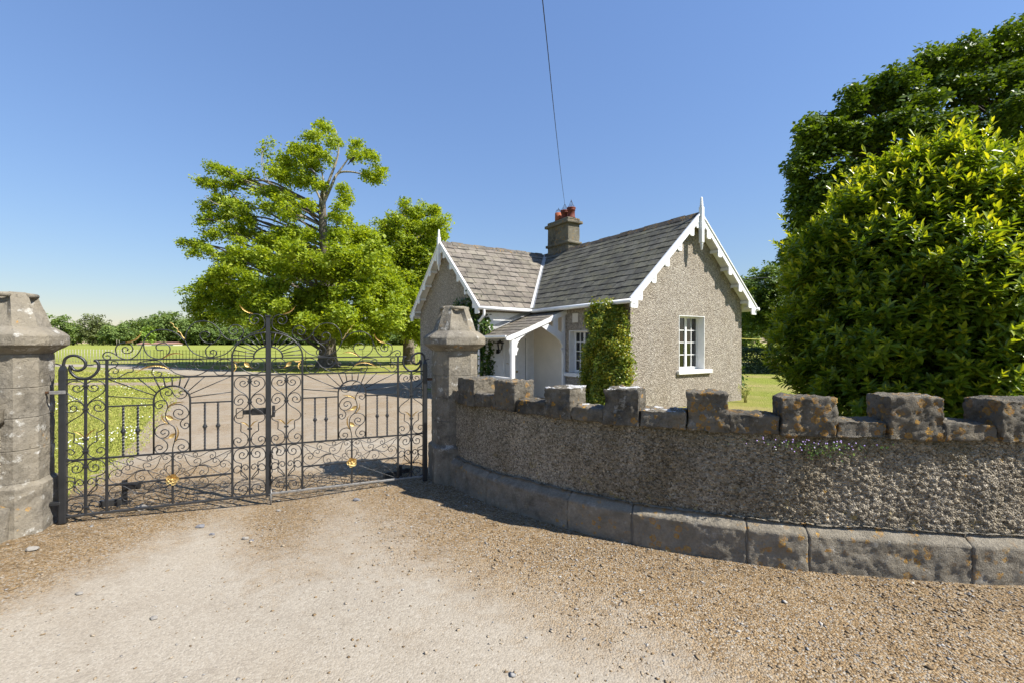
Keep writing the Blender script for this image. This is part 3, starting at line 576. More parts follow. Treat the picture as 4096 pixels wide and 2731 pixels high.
# ------------------------------------------------------------------ gate pillars
def oct_ring(h,c,n):
    """points round a square with cut corners, n per side; returns xy and a main-face flag 0..1"""
    cor=[(h-c,-h),(h,-h+c),(h,h-c),(h-c,h),(-h+c,h),(-h,h-c),(-h,-h+c),(-h+c,-h)]
    pts=[];fl=[]
    for i in range(8):
        a,b=V(*cor[i]),V(*cor[(i+1)%8])
        for k in range(n):
            t=k/n; pts.append(a+(b-a)*t); fl.append(math.sin(math.pi*t)**.25 if (i%2==1 and k>0) else 0.)
    return pts,fl
def pillar(cx,cy,label,seed):
    t=thing('gate_pillar',label,'gate pillar',(cx,cy,0))
    def wp(x,y,z): return (cx+GX*x-GY*y, cy+GY*x+GX*y, z)
    def loft(prof,name,mat,amp,freq=10,n=7,recess=None):
        """prof: (z,half,cut)"""
        rings=[];P=[];F=[]
        for zi,(z,h,c) in enumerate(prof):
            pts,fl=oct_ring(h,c,n); m=len(pts)
            for (x,y),f in zip(pts,fl):
                rc=recess(z)*f if recess else 0
                l=math.hypot(x,y); x2,y2=x*(1-rc/l),y*(1-rc/l)
                e=fbm((x2,y2,z),5,freq,seed)*amp-abs(fbm((x2,y2,z),2,freq*2.3,seed+4))*amp
                P.append(wp(x2*(1+e/l),y2*(1+e/l),z+fbm((x2,y2,z),3,6,seed+8)*amp*.4))
        for i in range(len(prof)-1):
            for k in range(m):
                k2=(k+1)%m; F.append((i*m+k,i*m+k2,(i+1)*m+k2,(i+1)*m+k))
        F.append(tuple(range(m))[::-1]); F.append(tuple((len(prof)-1)*m+k for k in range(m)))
        return mesh_obj(name,P,F,mat,t,recalc=True)
    def course(z0,z1,h,c,name='stone_course',amp=.006):
        k=max(3,int((z1-z0)/.03)); pr=[(z0,h-.006,c),(z0+.003,h-.001,c),(z0+.006,h,c)]
        pr+=[(z0+(z1-z0)*q/k,h,c) for q in range(1,k)]+[(z1-.006,h,c),(z1-.003,h-.001,c),(z1,h-.006,c)]
        pr.sort(); loft(pr,name,MAT['pillar'],amp)
    H,C=.2455,.113
    kz=[i*.03 for i in range(-4,14)]
    loft([(z,H+.035,C+.01) for z in kz]+[(.40,H+.035,C+.01),(.418,H+.014,C+.005),(.432,H,C)],'base_stone',MAT['pillar'],.006)
    for z0,z1 in ((.43,.705),(.705,.975),(.975,1.225),(1.225,1.507)): course(z0,z1,H,C)
    loft([(1.507,H-.005,C),(1.53,H+.018,C+.008),(1.56,H+.06,C+.025),(1.582,H+.085,C+.035),(1.60,H+.088,C+.036),(1.63,H+.088,C+.036),(1.655,H+.088,C+.036),(1.668,H+.084,C+.035),(1.70,H+.05,C+.02),(1.725,H+.018,C+.01),(1.738,H+.0,C)],'cap_moulding',MAT['pillar'],.005)
    pr=[(1.738+.285*q/12,(H-.012)*(1-.36*q/12),C*(1-.30*q/12)) for q in range(13)]
    cap=loft(pr+[(2.032,.13,.07)],'capstone',MAT['pillar'],.005,n=7,recess=lambda z:.062*min(1,max(0,(z-1.75)/.2))*(1 if z<2.03 else .8))
    mb=MB(); hh=(H-.012)*.66
    for q in range(4):
        a=q*math.pi/2; ca,sa=math.cos(a),math.sin(a)
        p0=(hh*ca+.085*sa, hh*sa-.085*ca); p1=(hh*ca-.085*sa, hh*sa+.085*ca)
        mb.tube([wp(p0[0]*.93,p0[1]*.93,2.006),wp(p1[0]*.93,p1[1]*.93,2.008)],.021,8)
    mb.build('roll_moulding',MAT['pillar'],t)
    return t
pr_=gate(3.583,.018,0); pillar(pr_[0],pr_[1],'weathered octagonal stone pillar where the gate meets the long wall',3.0)
pl_=gate(-.37,.018,0); pillar(pl_[0],pl_[1],'paler stone pillar cut off by the edge, carrying a steel hinge',11.0)
# ------------------------------------------------------------------ wrought iron gate
GATE=json.loads(GATE_JSON)
def acanthus(mb, b, c, t, wd, xf, teeth=6, v0=0.0):
    """cut leaf along a curved rib: serrated edges, dished, curling at the tip"""
    n=teeth*4; L=[];Rr=[];Mi=[]
    b,c,t=V(*b),V(*c),V(*t)
    for i in range(n+1):
        s=i/n; p=(1-s)**2*b+2*s*(1-s)*c+s*s*t; d=2*(1-s)*(c-b)+2*s*(t-c); d/=np.linalg.norm(d)+1e-9; nn=V(-d[1],d[0])
        env=wd*(math.sin(math.pi*min(1,(s*.9+.1)))**.7)*(1-.35*s); saw=.62+.38*(1-((i%4)/4))
        o=.012*math.sin(math.pi*s)+.02*s*s
        L.append(xf(*(p+nn*env*saw),v0-o-.006)); Rr.append(xf(*(p-nn*env*saw),v0-o-.006)); Mi.append(xf(*p,v0-o+.004))
    pts=L+Mi+Rr; m=n+1; f=[]
    for i in range(n): f+=[(i,i+1,m+i+1,m+i),(m+i,m+i+1,2*m+i+1,2*m+i)]
    mb.add(pts,f,True)
def roundleaf(mb,b,c,t,xf):
    b,c,t=V(*b),V(*c),V(*t); n=12; pts=[];f=[]
    for i in range(n+1):
        s=i/n; p=(1-s)**2*b+2*s*(1-s)*c+s*s*t; d=t-b; d/=np.linalg.norm(d); nn=V(-d[1],d[0])
        w=.003 if s<.4 else .003+.017*math.sin(math.pi*(s-.4)/.6)
        for q,dep in ((1,.004),(0,-.006),(-1,.004)): pts.append(xf(*(p+nn*w*q),-dep-.004))
    for i in range(n):
        for k in (0,1): f.append((3*i+k,3*i+3+k,3*i+4+k,3*i+1+k))
    mb.add(pts,f,True)
def gate_leaf(mirror,label):
    def X(u,z,v=0.0): return gate(GW-u if mirror else u, v, z)
    hx=X(0,0); t=thing('gate_leaf',label,'gate',(hx[0],hx[1],0),'pair of wrought iron gate leaves')
    I=MAT['iron']; IB=MAT['ironbar']
    def vbar(name,u,z0,z1,w,mat=I,dep=None):
        mb=MB(lambda a,b,c:X(a,c,b)); d=dep or w; mb.bbox((u-w/2,-d/2,z0),(u+w/2,d/2,z1),w*.12); return mb.build(name,mat,t)
    def hbar(name,u0,u1,z,h,dep=.012,mat=I):
        mb=MB(lambda a,b,c:X(a,c,b)); mb.bbox((u0,-dep/2,z-h/2),(u1,dep/2,z+h/2),h*.12); return mb.build(name,mat,t)
    UM=1.585 if not mirror else 1.600
    hp=vbar('hinge_post',-.009,.0 if mirror else .0,1.365,.052)
    mb=MB(lambda a,b,c:X(a,c,b)); mb.add([(-.034,-.025,1.362),(.016,-.025,1.362),(.016,.025,1.362),(-.034,.025,1.362),(-.022,-.012,1.40),(.004,-.012,1.40),(.004,.012,1.40),(-.022,.012,1.40)],[(0,1,5,4),(1,2,6,5),(2,3,7,6),(3,0,4,7),(4,5,6,7)]); mb.build('post_tip',I,hp)
    UE=1.588 if not mirror else 1.606
    for z,h,u0 in ((1.276,.015,.0),(1.447,.013,.212),(.553,.017,.0)): hbar('rail',u0,UE,z,h,.014)
    hbar('bottom_rail',0,UE,.055,.020,.02,mat=MAT['zinc'] if mirror else MAT['ironbar'])
    hbar('rail',.306,.645,1.021,.013); hbar('rail',.935,1.281,1.021,.013)
    hbar('rail',.306,1.281,.300,.017)
    for u,z0,z1,w in ((.147,.055,1.276,.022),(.298,.055,1.455,.022),(1.289,.055,1.447,.020),(1.441,.055,1.276,.016),(.796,.055,.545,.018)): vbar('bar',u,z0,z1,w,dep=.014)
    if not mirror:
        cp=vbar('meeting_post',1.604,.03,1.872,.043,dep=.02)
        mb=MB(lambda a,b,c:X(a,c,b)); mb.bbox((1.577,-.018,1.866),(1.631,.018,1.884),.003); mb.build('post_cap',I,cp)
    else:
        vbar('meeting_bar',1.592,.055,1.70,.02,dep=.02)
    # arches
    def arch(uc,zc,a,b,z0,r,full,name='arch'):
        mb=MB(); P=[]
        if z0 is not None: P.append(X(uc-a,z0))
        N=22 if full else 14; e=math.pi if full else math.pi/2
        for k in range(N+1):
            q=math.pi-e*k/N; P.append(X(uc+a*math.cos(q),zc+b*math.sin(q)))
        if full and z0 is not None: P.append(X(uc+a,z0))
        mb.tube(P,r,6); return mb.build(name,I,t)
    arch(.792,1.055,.144,.137,.553,.0085,True)
    uc=1.600
    arch(uc,1.457,.312,.25,1.447,.0085,False); arch(uc,1.457,.124,.105,1.447,.0085,False)
    # rays of the two sunbursts
    def ray(p,q,r=.006):
        mb=MB(); mb.tube([X(*p),X(*q)],r,4); mb.build('ray',I,t)
    for du,ang in ((0,90),(.068,68),(.14,50),(.262,33),(.487,21)):
        for s in ((1,) if du==0 else (1,-1)):
            ray((.792+s*.144*math.cos(R(ang)),1.055+.137*math.sin(R(ang))),(.792+s*du,1.272))
    for s in (1,-1): ray((.792+s*.143,1.075),(.792+s*.488,1.115))
    for k in range(7):
        a=R(100+k*12.2)
        ray((uc+.124*math.cos(a),1.457+.105*math.sin(a)),(uc+.308*math.cos(a+.03),1.457+.247*math.sin(a+.03)),.0065)
    # twisted bars with a knop
    for u in (.418,.527,1.057,1.167):
        mb=MB(); n=60; ring=[];F=[]
        for i in range(n+1):
            z=.56+(1.018-.56)*i/n; tw=(z-.56)*52
            k=.0085
            for q in range(4):
                a=tw+q*math.pi/2; ring.append(X(u+k*math.cos(a)*1.25,z,k*math.sin(a)*1.25))
        for i in range(n):
            for q in range(4): F.append((i*4+q,i*4+(q+1)%4,i*4+4+(q+1)%4,i*4+4+q))
        mb.add(ring,F); tb=mb.build('twisted_bar',I,t)
        mb=MB(); pr=[(.009,-.028),(.013,-.024),(.011,-.018),(.021,-.004),(.021,.004),(.011,.018),(.013,.024),(.009,.028)]; c=X(u,.786); mb.lathe(c,pr,10); mb.build('knop',I,tb)
    # scrolls
    def scroll(strands,r,fn=lambda p:p,flat=1.0,name='scroll'):
        mb=MB()
        for st in strands:
            P=[fn((a/1000,b/1000)) for a,b in st]; Q=crv(P,4)
            rs=[r]*len(Q); mb.tube([X(p[0],p[1]) for p in Q],rs,5,flat=flat)
        return mb.build(name,I,t)
    for c0 in (.147,1.441):
        for s in (1,-1):
            for g in GATE['half']:
                k=.97 if c0>1 else 1.0
                scroll(g,.0048,lambda p:(c0+s*(p[0]-.147)*k,p[1]))
        for z in (1.215,1.005,.735,.627,.485,.122): 
            mb=MB(lambda a,b,c:X(a,c,b)); mb.bbox((c0-.021,-.013,z-.0085),(c0+.021,.013,z+.0085),.002); mb.build('collar',I,t)
    for g in GATE['vine']: scroll(g,.0048)
    for su in (1,-1):
        for sv in (1,-1):
            for g in GATE['quarter']: scroll(g,.0034,lambda p:(.796+su*(p[0]-.796),.300+sv*(p[1]-.300)*(1 if sv>0 else .97)))
    for g in GATE['frieze']: scroll(g,.0046)
    for g in GATE['crest']: scroll(g,.0052)
    for g in GATE['hinge']: scroll(g,.0125,name='hinge_scroll')
    for g in GATE['tail']: scroll(g,.006,name='hinge_scroll')
    # gilding
    G=MAT['gold']
    xf2=lambda u,z,v:X(u,z,v)
    for k,(b,c,e) in enumerate(GATE['gold']):
        mb=MB(); L=math.dist(b,e)/1000
        acanthus(mb,[x/1000 for x in b],[x/1000 for x in c],[x/1000 for x in e],.006+.022*min(L,.22),xf2,teeth=max(5,int(L/.02)),v0=-.004)
        mb.build('gilt_leaf',G,t)
    for b,c,e in GATE['goldround']:
        mb=MB(); roundleaf(mb,[x/1000 for x in b],[x/1000 for x in c],[x/1000 for x in e],xf2); mb.build('gilt_bud',G,t)
    for st in GATE['squig']:
        mb=MB(); Q=crv([X(a/1000,b/1000) for a,b in st],5); mb.tube(Q,[.0055*(1-.7*i/len(Q)) for i in range(len(Q))],5); mb.build('gilt_tendril',G,t)
    mb=MB()
    for ring,(rr,rad,dep) in enumerate(((5,.046,-.012),(5,.029,-.022))):
        for k in range(rr):
            a=2*math.pi*(k+.5*ring)/rr; cu,cz=.796+rad*.62*math.cos(a),.300+rad*.62*math.sin(a); N=9
            pts=[X(cu,cz,dep+.006)]; 
            for q in range(N):
                b=2*math.pi*q/N; pts.append(X(cu+rad*.6*math.cos(b),cz+rad*.6*math.sin(b),dep-.007+.004*math.cos(2*b)))
            mb.add(pts,[(0,1+q,1+(q+1)%N) for q in range(N)],True)
    ro=mb.build('rosette',G,t)
    mb=MB(); bm=bmesh.new(); bmesh.ops.create_icosphere(bm,subdivisions=2,radius=.014); bm.transform(__import__('mathutils').Matrix.Translation(X(.796,.3,-.026))); mb.bm(bm,True); mb.build('rosette_boss',G,ro)
    # furniture
    if not mirror:
        mb=MB(lambda a,b,c:X(a,c,b)); mb.bbox((1.452,.016,.868),(1.60,.05,.936),.004); lk=mb.build('lock_case',MAT['black'],t)
        mb=MB(lambda a,b,c:X(a,c,b)); mb.bbox((1.378,.022,.878),(1.45,.04,.922),.003); mb.build('lock_bolt',MAT['black'],lk)
        mb=MB(); z0,z1,u0,u1=.845,.945,1.318,1.378; mb.tube([X(u,z,.03) for u,z in ((u0+.008,z0),(u1-.008,z0),(u1,z0+.01),(u1,z1-.01),(u1-.008,z1),(u0+.008,z1),(u0,z1-.01),(u0,z0+.01),(u0+.008,z0))],.0042,6); mb.build('bolt_handle',MAT['black'],lk)
        mb=MB(lambda a,b,c:X(a,c,b)); mb.bbox((-.095,-.03,1.150),(.018,-.022,1.182),.003); hg=mb.build('hinge_strap',MAT['zinc'],t)
        mb=MB(lambda a,b,c:X(a,c,b)); mb.bbox((-.135,-.016,1.157),(-.09,.012,1.177),.004); mb.build('hinge_pin',MAT['rust'],hg)
        mb=MB(lambda a,b,c:X(a,c,b)); mb.bbox((-.125,-.03,.17),(-.02,.03,.20),.004); mb.build('bottom_pivot',I,t)
    else:
        mb=MB(lambda a,b,c:X(a,c,b)); mb.bbox((-.095,-.012,1.165),(.018,.012,1.195),.003); mb.build('hinge_strap',MAT['rust'],t)
        mb=MB(lambda a,b,c:X(a,c,b)); mb.bbox((1.545,-.03,.845),(1.572,.005,.96),.003); kp=mb.build('lock_keep',MAT['black'],t)
        mb=MB(); mb.lathe(X(1.553,.895,-.02),[(.012,-.012),(.016,0),(.012,.012)],8); mb.build('keep_knob',MAT['ironbar'],kp)
        mb=MB(); mb.tube([X(1.585,.10,.0),X(1.585,-.07,0)],.009,8); mb.build('drop_bolt',MAT['zinc'],t)
        mb=MB()                                                     # chain hanging from a loop
        loop=[X(1.545+.026*math.cos(a),.50+.036*math.sin(a),-.02) for a in np.linspace(-.9,4.1,16)]; mb.tube(loop,.006,6)
        for k in range(9):
            c=V(1.578-.004*math.sin(k*1.9),.475-.036*k); q=k%2
            ring=[X(c[0]+.0095*math.cos(a)*(1 if q else .25),c[1]+.023*math.sin(a),-.02+.0095*math.cos(a)*(.25 if q else 1)) for a in np.linspace(0,2*math.pi,11)]
            mb.tube(ring,.0045,5,cap=False)
        mb.build('chain',MAT['black'],t)
    return t
gate_leaf(False,'scrolled black iron gate leaf with the lock and tall meeting post')
gate_leaf(True,'scrolled black iron gate leaf with the hanging chain and drop bolt')
# stops set in the ground behind each leaf
def gate_stop(u,v,label,h):
    p=gate(u,v,0); t=thing('gate_stop',label,'gate stop',p); f=lambda a,b,c:gate(u+a,v+b,c)
    mb=MB(f); mb.bbox((-.022,-.012,-.05),(.022,.012,h),.004); mb.build('upright',MAT['iron'],t)
    mb=MB(f); mb.bbox((-.012,-.02,h-.10),(.13,.02,h-.045),.004); mb.build('catch',MAT['black'],t)
    mb=MB(f); mb.bbox((-.20,-.02,-.03),(-.02,.02,.055),.006); mb.build('foot',MAT['ironbar'],t)
gate_stop(.30,.42,'upright iron gate stop on the dirt behind the lock-bearing leaf',.235)
gate_stop(3.0,.35,'low black gate stop in the shadow beside the shaded pillar',.12)
# ------------------------------------------------------------------ cottage
L,ZE,ZR=4.409,2.79,4.811; BM=L/2; SL=(ZR-ZE)/BM; A1,A2,B1=3.876,8.705,-1.766; AM=(A1+A2)/2; SA=(ZR-ZE)/(AM-A1); OG,OE=.27,.243
cr=cot(2.2,2.2,0)
house=thing('cottage','pebbledashed gate lodge with slate roofs, white bargeboards and a porch','cottage',cr)
def CB(): return MB(cot)
W_=MAT['white']
# walls ------------------------------------------------------------
mb=CB()
def panel(fn,u0,u1,z0,z1,du=3.0):
    mb.add([fn(u0,z0),fn(u1,z0),fn(u1,z1),fn(u0,z1)],[(0,1,2,3)])
GO=(1.714,2.734,.92,2.285); SO=(1.40,2.22,.81,1.925)        # openings: front gable, shaded side
fg=lambda u,z:(0,u,z)
panel(fg,0,GO[0],-.1,ZE); panel(fg,GO[1],L,-.1,ZE); panel(fg,GO[0],GO[1],-.1,GO[2]); panel(fg,GO[0],GO[1],GO[3],ZE)
mb.add([(0,0,ZE),(0,L,ZE),(0,BM,ZR-.02)],[(0,1,2)])
fs_=lambda u,z:(u,0,z)
panel(fs_,0,SO[0],-.1,ZE); panel(fs_,SO[1],A1,-.1,ZE); panel(fs_,SO[0],SO[1],-.1,SO[2]); panel(fs_,SO[0],SO[1],SO[3],ZE)
panel(lambda u,z:(A1,u,z),B1,0,-.1,ZE)
mb.add([(A1,B1,-.1),(A2,B1,-.1),(A2,B1,ZE),(AM,B1,ZR-.02),(A1,B1,ZE)],[(0,1,2,3,4)])
mb.add([(A2,B1,-.1),(A2,L,-.1),(A2,L,ZE),(A2,B1,ZE)],[(0,1,2,3)])
mb.add([(0,L,-.1),(A2,L,-.1),(A2,L,ZE),(0,L,ZE)],[(0,1,2,3)]); mb.add([(A2,0,ZE),(A2,L,ZE),(A2,BM,ZR-.02)],[(0,1,2)])
walls=mb.build('wall',MAT['dash'],house)
# windows ----------------------------------------------------------
def window(P,u0,u1,z0,z1,n1,label=None,flip=1,sill=(.13,.13)):
    """P(u,d,z): u along the wall, d depth into it"""
    mb=MB(lambda u,d,z:cot(*P(u,d,z))); D=.19
    t=.012
    mb.box((u0-.002,-.004,z0),(u0+t,D,z1)); mb.box((u1-t,-.004,z0),(u1+.002,D,z1)); mb.box((u0+t,-.004,z1-t),(u1-t,D,z1+.002))
    w=mb.build('window',W_,house)
    mb=MB(lambda u,d,z:cot(*P(u,d,z))); f=.05; m=(u0+u1)/2
    mb.box((u0+t,D,z0),(u0+t+f,D+.06,z1)); mb.box((u1-t-f,D,z0),(u1-t,D+.06,z1)); mb.box((u0+t+f,D,z0),(u1-t-f,D+.06,z0+f+.02)); mb.box((u0+t+f,D,z1-f),(u1-t-f,D+.06,z1))
    if n1>1: mb.box((m-.032,D-.006,z0+f+.02),(m+.032,D+.055,z1-f))
    segs=[(u0+t+f,m-.032),(m+.032,u1-t-f)] if n1>1 else [(u0+t+f,u1-t-f)]
    for a,b in segs:
        c=(a+b)/2; mb.box((c-.011,D+.012,z0+f+.02),(c+.011,D+.038,z1-f))
        for k in (1,2,3):
            z=z0+f+.02+(z1-z0-2*f-.02)*k/4
            for q0,q1 in ((a,c-.011),(c+.011,b)): mb.box((q0,D+.014,z-.010),(q1,D+.036,z+.010))
    mb.build('frame',W_,w)
    mb=MB(lambda u,d,z:cot(*P(u,d,z)))
    for a,b in segs: mb.box((a,D+.022,z0+f+.02),(b,D+.028,z1-f))
    mb.build('pane',MAT['glass'],w)
    mb=MB(lambda u,d,z:cot(*P(u,d,z))); mb.bbox((u0-sill[0],-.075,z0-.105),(u1+sill[1],D,z0-.002),.012); mb.build('sill',W_,w)
    return w
window(lambda u,d,z:(d,u,z),*GO[:2],*GO[2:],2,sill=(.09,.25))
window(lambda u,d,z:(u,d,z),*SO[:2],*SO[2:],2,sill=(.14,.14))
# slates -----------------------------------------------------------
def clip(poly,h):
    a,b,c=h; o=[]
    for i in range(len(poly)):
        p,q=poly[i],poly[(i+1)%len(poly)]; dp=a*p[0]+b*p[1]-c; dq=a*q[0]+b*q[1]-c
        if dp>=0: o.append(p)
        if dp*dq<0: t=dp/(dp-dq); o.append((p[0]+(q[0]-p[0])*t,p[1]+(q[1]-p[1])*t))
    return o
rs=random.Random(4)
def slates(name,P,u0,u1,S,g,w,halves,mat,parent=house,lift=.03):
    """P(u,s,h): u along the eave, s up the slope, h above it"""
    mb=MB(lambda u,s,h:cot(*P(u,s,h)))
    n=int(S/g)+1
    for i in range(n):
        s0=i*g; s1=min(s0+g+.04,S+.01); off=(i%2)*w/2+rs.uniform(-.05,.05); u=u0-off
        while u<u1:
            ww=w*rs.uniform(.86,1.12); a,b=max(u,u0)+.009,min(u+ww,u1)-.009; u+=ww
            if b-a<.03: continue
            dl=rs.uniform(-.014,.014); sk=rs.uniform(-.004,.004)
            poly=[(a,s0+dl),(b,s0+dl+sk),(b,s1),(a,s1)]
            for h in halves: poly=clip(poly,h) if len(poly)>=3 else []
            if len(poly)<3: continue
            tw=rs.uniform(-.003,.003); hh=lambda p:lift+.011*(1-(p[1]-s0)/g)+tw*(p[0]-a)/w
            m=len(poly); pts=[(p[0],p[1],hh(p)) for p in poly]+[(p[0],p[1],hh(p)-.011) for p in poly]
            mb.add(pts,[tuple(range(m)),tuple(range(m,2*m))[::-1]]+[(k,k+m,(k+1)%m+m,(k+1)%m) for k in range(m)])
    return mb.build(name,mat,parent)
cB,sB=1/math.hypot(1,SL),SL/math.hypot(1,SL); cA,sA=1/math.hypot(1,SA),SA/math.hypot(1,SA)
eb=-OE; ez=ZE-OE*SL; SS=(BM+OE)/cB; SSA=(AM-A1+OE)/cA; eza=ZE-OE*SA
PR=lambda u,s,h:(u,eb+s*cB-h*sB,ez+s*sB+h*cB)                 # shaded-side slope of the front wing
PRr=lambda u,s,h:(u,L+OE-s*cB+h*sB,ez+s*sB+h*cB)
PL=lambda u,s,h:(A1-OE+s*cA-h*sA,u,eza+s*sA+h*cA)              # sunny slope of the cross wing
PLb=lambda u,s,h:(A2+OE-s*cA+h*sA,u,eza+s*sA+h*cA)
k=SA/SL                                                         # valley: b = k*(a-A1)
decks=[]
def deck(P,poly,name='roof_deck'):
    m=len(poly); mb=MB(lambda u,s,h:cot(*P(u,s,h))); mb.add([(p[0],p[1],.031) for p in poly],[tuple(range(m))]); mb.build('roof_underlay',MAT['felt'],house)
    mb=MB(lambda u,s,h:cot(*P(u,s,h)))
    mb.add([(p[0],p[1],.028) for p in poly]+[(p[0],p[1],-.03) for p in poly],[tuple(range(m)),tuple(range(m,2*m))[::-1]]+[(q,q+m,(q+1)%m+m,(q+1)%m) for q in range(m)])
    return mb.build(name,W_,house)
va=A1-OE/k                                                      # where the eaves meet
deck(PR,[(-OG,0),(va,0),(AM,SS),(-OG,SS)]); deck(PRr,[(-OG,0),(A2,0),(A2,SS),(-OG,SS)])
deck(PL,[(B1-OG,0),(-OE,0),(BM,SSA),(B1-OG,SSA)]); deck(PLb,[(B1-OG,0),(L,0),(BM,SSA),(B1-OG,SSA)])
# right-wing left slope: keep a <= A1 + b/k - gap, with b = eb + s*cB
slates('roof',PR,-OG,AM,SS,.25,.30,[(-1,cB/k,-(A1+eb/k)+.075)],MAT['slate_dark'])
slates('roof',PRr,-OG,A2,SS,.25,.30,[],MAT['slate_dark'])
# cross wing front slope: keep b <= k*(a-A1) - gap, with a = A1-OE+s*cA
slates('roof',PL,B1-OG,BM,SSA,.29,.37,[(-1,k*cA,k*OE+.075)],MAT['slate_pale'])
slates('roof',PLb,B1-OG,L,SSA,.29,.37,[(-1,k*cA,k*OE+.075)],MAT['slate_pale'])
mb=CB(); up=.045
for sgn in (1,):
    N=14; pts=[];F=[]
    for q in range(N+1):
        a=va+(AM-va)*q/N; b=k*(a-A1); z=ZE+b*SL
        for da,db,dz in ((-.085,.0,.035),(0,0,-.005+.035),(0,-.085,.035)):
            aa,bb=a+da,b+db; zz=ZE+(bb*SL if db==0 else (aa-A1)*SA)
            pts.append((aa,bb,zz+dz+.02))
    for q in range(N):
        for c in (0,1): F.append((3*q+c,3*q+3+c,3*q+4+c,3*q+1+c))
    mb.add(pts,F)
mb.build('valley_flashing',MAT['lead'],house)
# ridge tiles
def ridge(f,u0,u1,mat,step,sl,hw=.13):
    mb=CB(); u=u0; i=0
    while u<u1-.05:
        e=min(u+step,u1); j=rs.uniform(-.007,.007); lap=.012 if i%2 else 0; h=.05+lap+j
        pts=[f(t,x,z) for t in (u,e-.004) for x,z in ((-hw,-hw*sl+h),(-.05,-.05*sl+h+.022),(.0,h+.032),(.05,-.05*sl+h+.022),(hw,-hw*sl+h),(hw-.012,-hw*sl+h-.03),(0,h-.01),(-hw+.012,-hw*sl+h-.03))]
        mb.add(pts,[tuple(range(8)),tuple(range(8,16))[::-1]]+[(q,(q+1)%8,8+(q+1)%8,8+q) for q in range(8)]); u=e; i+=1
    return mb.build('ridge_tiles',mat,house)
ridge(lambda u,x,z:(u,BM+x,ZR+z),-OG,A2,MAT['ridge'],.46,SL)
ridge(lambda u,x,z:(AM+x,u,ZR+z),B1-OG,BM-.16,MAT['ridge_pale'],.42,SA)
# bargeboards with dropped blocks and trefoils ----------------------
def barge(F,H,S,dirn):
    """F(x,d,z): x from the apex, d out of the wall, z; H half span, S pitch"""
    for s in (1,-1):
        mb=MB(lambda x,d,z:cot(*F(s*x,d,z))); ln=math.hypot(1,S); E=H+OE+.03
        top=lambda x:ZR+.035-S*x; c=ln
        mb.prism([(0,top(0)),(E,top(E)),(E,top(E)-.12*c),(0,top(0)-.12*c)],lambda p,q,t:(p,t,q),OG-.03,OG+.006)
        mb.prism([(0,top(0)+.045),(E+.01,top(E)+.035),(E+.01,top(E)+.0),(0,top(0)+.0)],lambda p,q,t:(p,t,q),OG-.03,OG+.028)   # top moulding
        n=5; xs=[.34+(E-.34-.30)*i/(n-1) for i in range(n)]
        for i,x in enumerate([.10]+xs+[E-.10]):
            zt=top(x)-.10*c; last=i==n+1
            w0,w1,dp=(.08,.07,.155) if not last else (.13,.10,.15)
            mb.prism([(x-w0,top(x-w0)-.115*c),(x+w1,top(x+w1)-.115*c),(x+w1,zt-dp+.02),(x+w1-.02,zt-dp),(x-w0+.025,zt-dp),(x-w0,zt-dp+.03)],lambda p,q,t:(p,t,q),OG-.028,OG+.004)
            for dx,dz in ((-.022,-.012),(.022,-.012),(0,.024)):
                cc=(x+dx-.005,OG+.004,zt-.035+dz)
                bm=bmesh.new(); bmesh.ops.create_icosphere(bm,subdivisions=1,radius=.017)
                for v in bm.verts: v.co=Vector((v.co.x+cc[0],v.co.y*.8+cc[1],v.co.z+cc[2]))
                mb.bm(bm,True)
        b=mb.build('bargeboard',W_,house)
        mb=MB(lambda x,d,z:cot(*F(s*x,d,z)))
        for x in xs+[E-.13]: mb.box((x-.045,.004,ZR-S*x-.13),(x+.045,OG-.034,ZR-S*x-.055))
        mb.build('rafter_end',W_,b)
def finial(F):
    mb=MB(lambda x,d,z:cot(*F(x,d,z)))
    mb.bbox((-.05,OG-.03,4.10),(.05,OG+.075,5.0),.012)
    f=mb.build('finial',W_,house); cx=OG+.022
    pr=[(.035,0),(.05,.01)]+[q for i in range(5) for q in ((.034-.003*i,.025+.042*i),(.048-.004*i,.045+.042*i),(.034-.003*i,.065+.042*i))]+[(.015,.25)]
    for base,sg in ((5.0,1),(4.10,-1)):
        mb=MB(); c=cot(*F(0,cx,base)); m=.9 if sg<0 else 1; mb.lathe(c,[(r_*m,sg*h*(.72 if sg<0 else 1)) for r_,h in pr],12); mb.build('turned_end',W_,f)
FG=lambda x,d,z:(-d,BM+x,z); FL=lambda x,d,z:(AM+x,B1-d,z)
barge(FG,BM,SL,1); barge(FL,AM-A1,SA,1); finial(FG); finial(FL)
# gutters and downpipe
def gutter(pts,name='gutter'):
    mb=CB(); mb.tube(pts,.052,10); 
    mb.build(name,W_,house)
gutter([(-OG-.02,eb-.05,ez-.035),(va-.06,eb-.05,ez-.055)]); gutter([(A1-OE-.05,B1-OG-.02,eza-.03),(A1-OE-.05,-OE-.06,eza-.055)]); gutter([(-OG-.06,L+OE+.05,ez-.035),(A2,L+OE+.05,ez-.04)])
gutter([(A2+OE+.05,B1-OG-.02,eza-.03),(A2+OE+.05,L,eza-.05)])
mb=CB(); mb.tube(crv([(A1-OE-.05,-1.88,eza-.06),(A1-OE-.05,-1.88,eza-.20),(A1-OE+.0,-1.90,eza-.28),(A1-.10,-1.92,eza-.40),(A1-.07,-1.92,eza-.52),(A1-.07,-1.92,.3)],5),.037,8); mb.lathe(cot(A1-OE-.05,-1.88,eza-.22),[(.045,0),(.047,.03),(.045,.06)],8); mb.build('downpipe',W_,house)
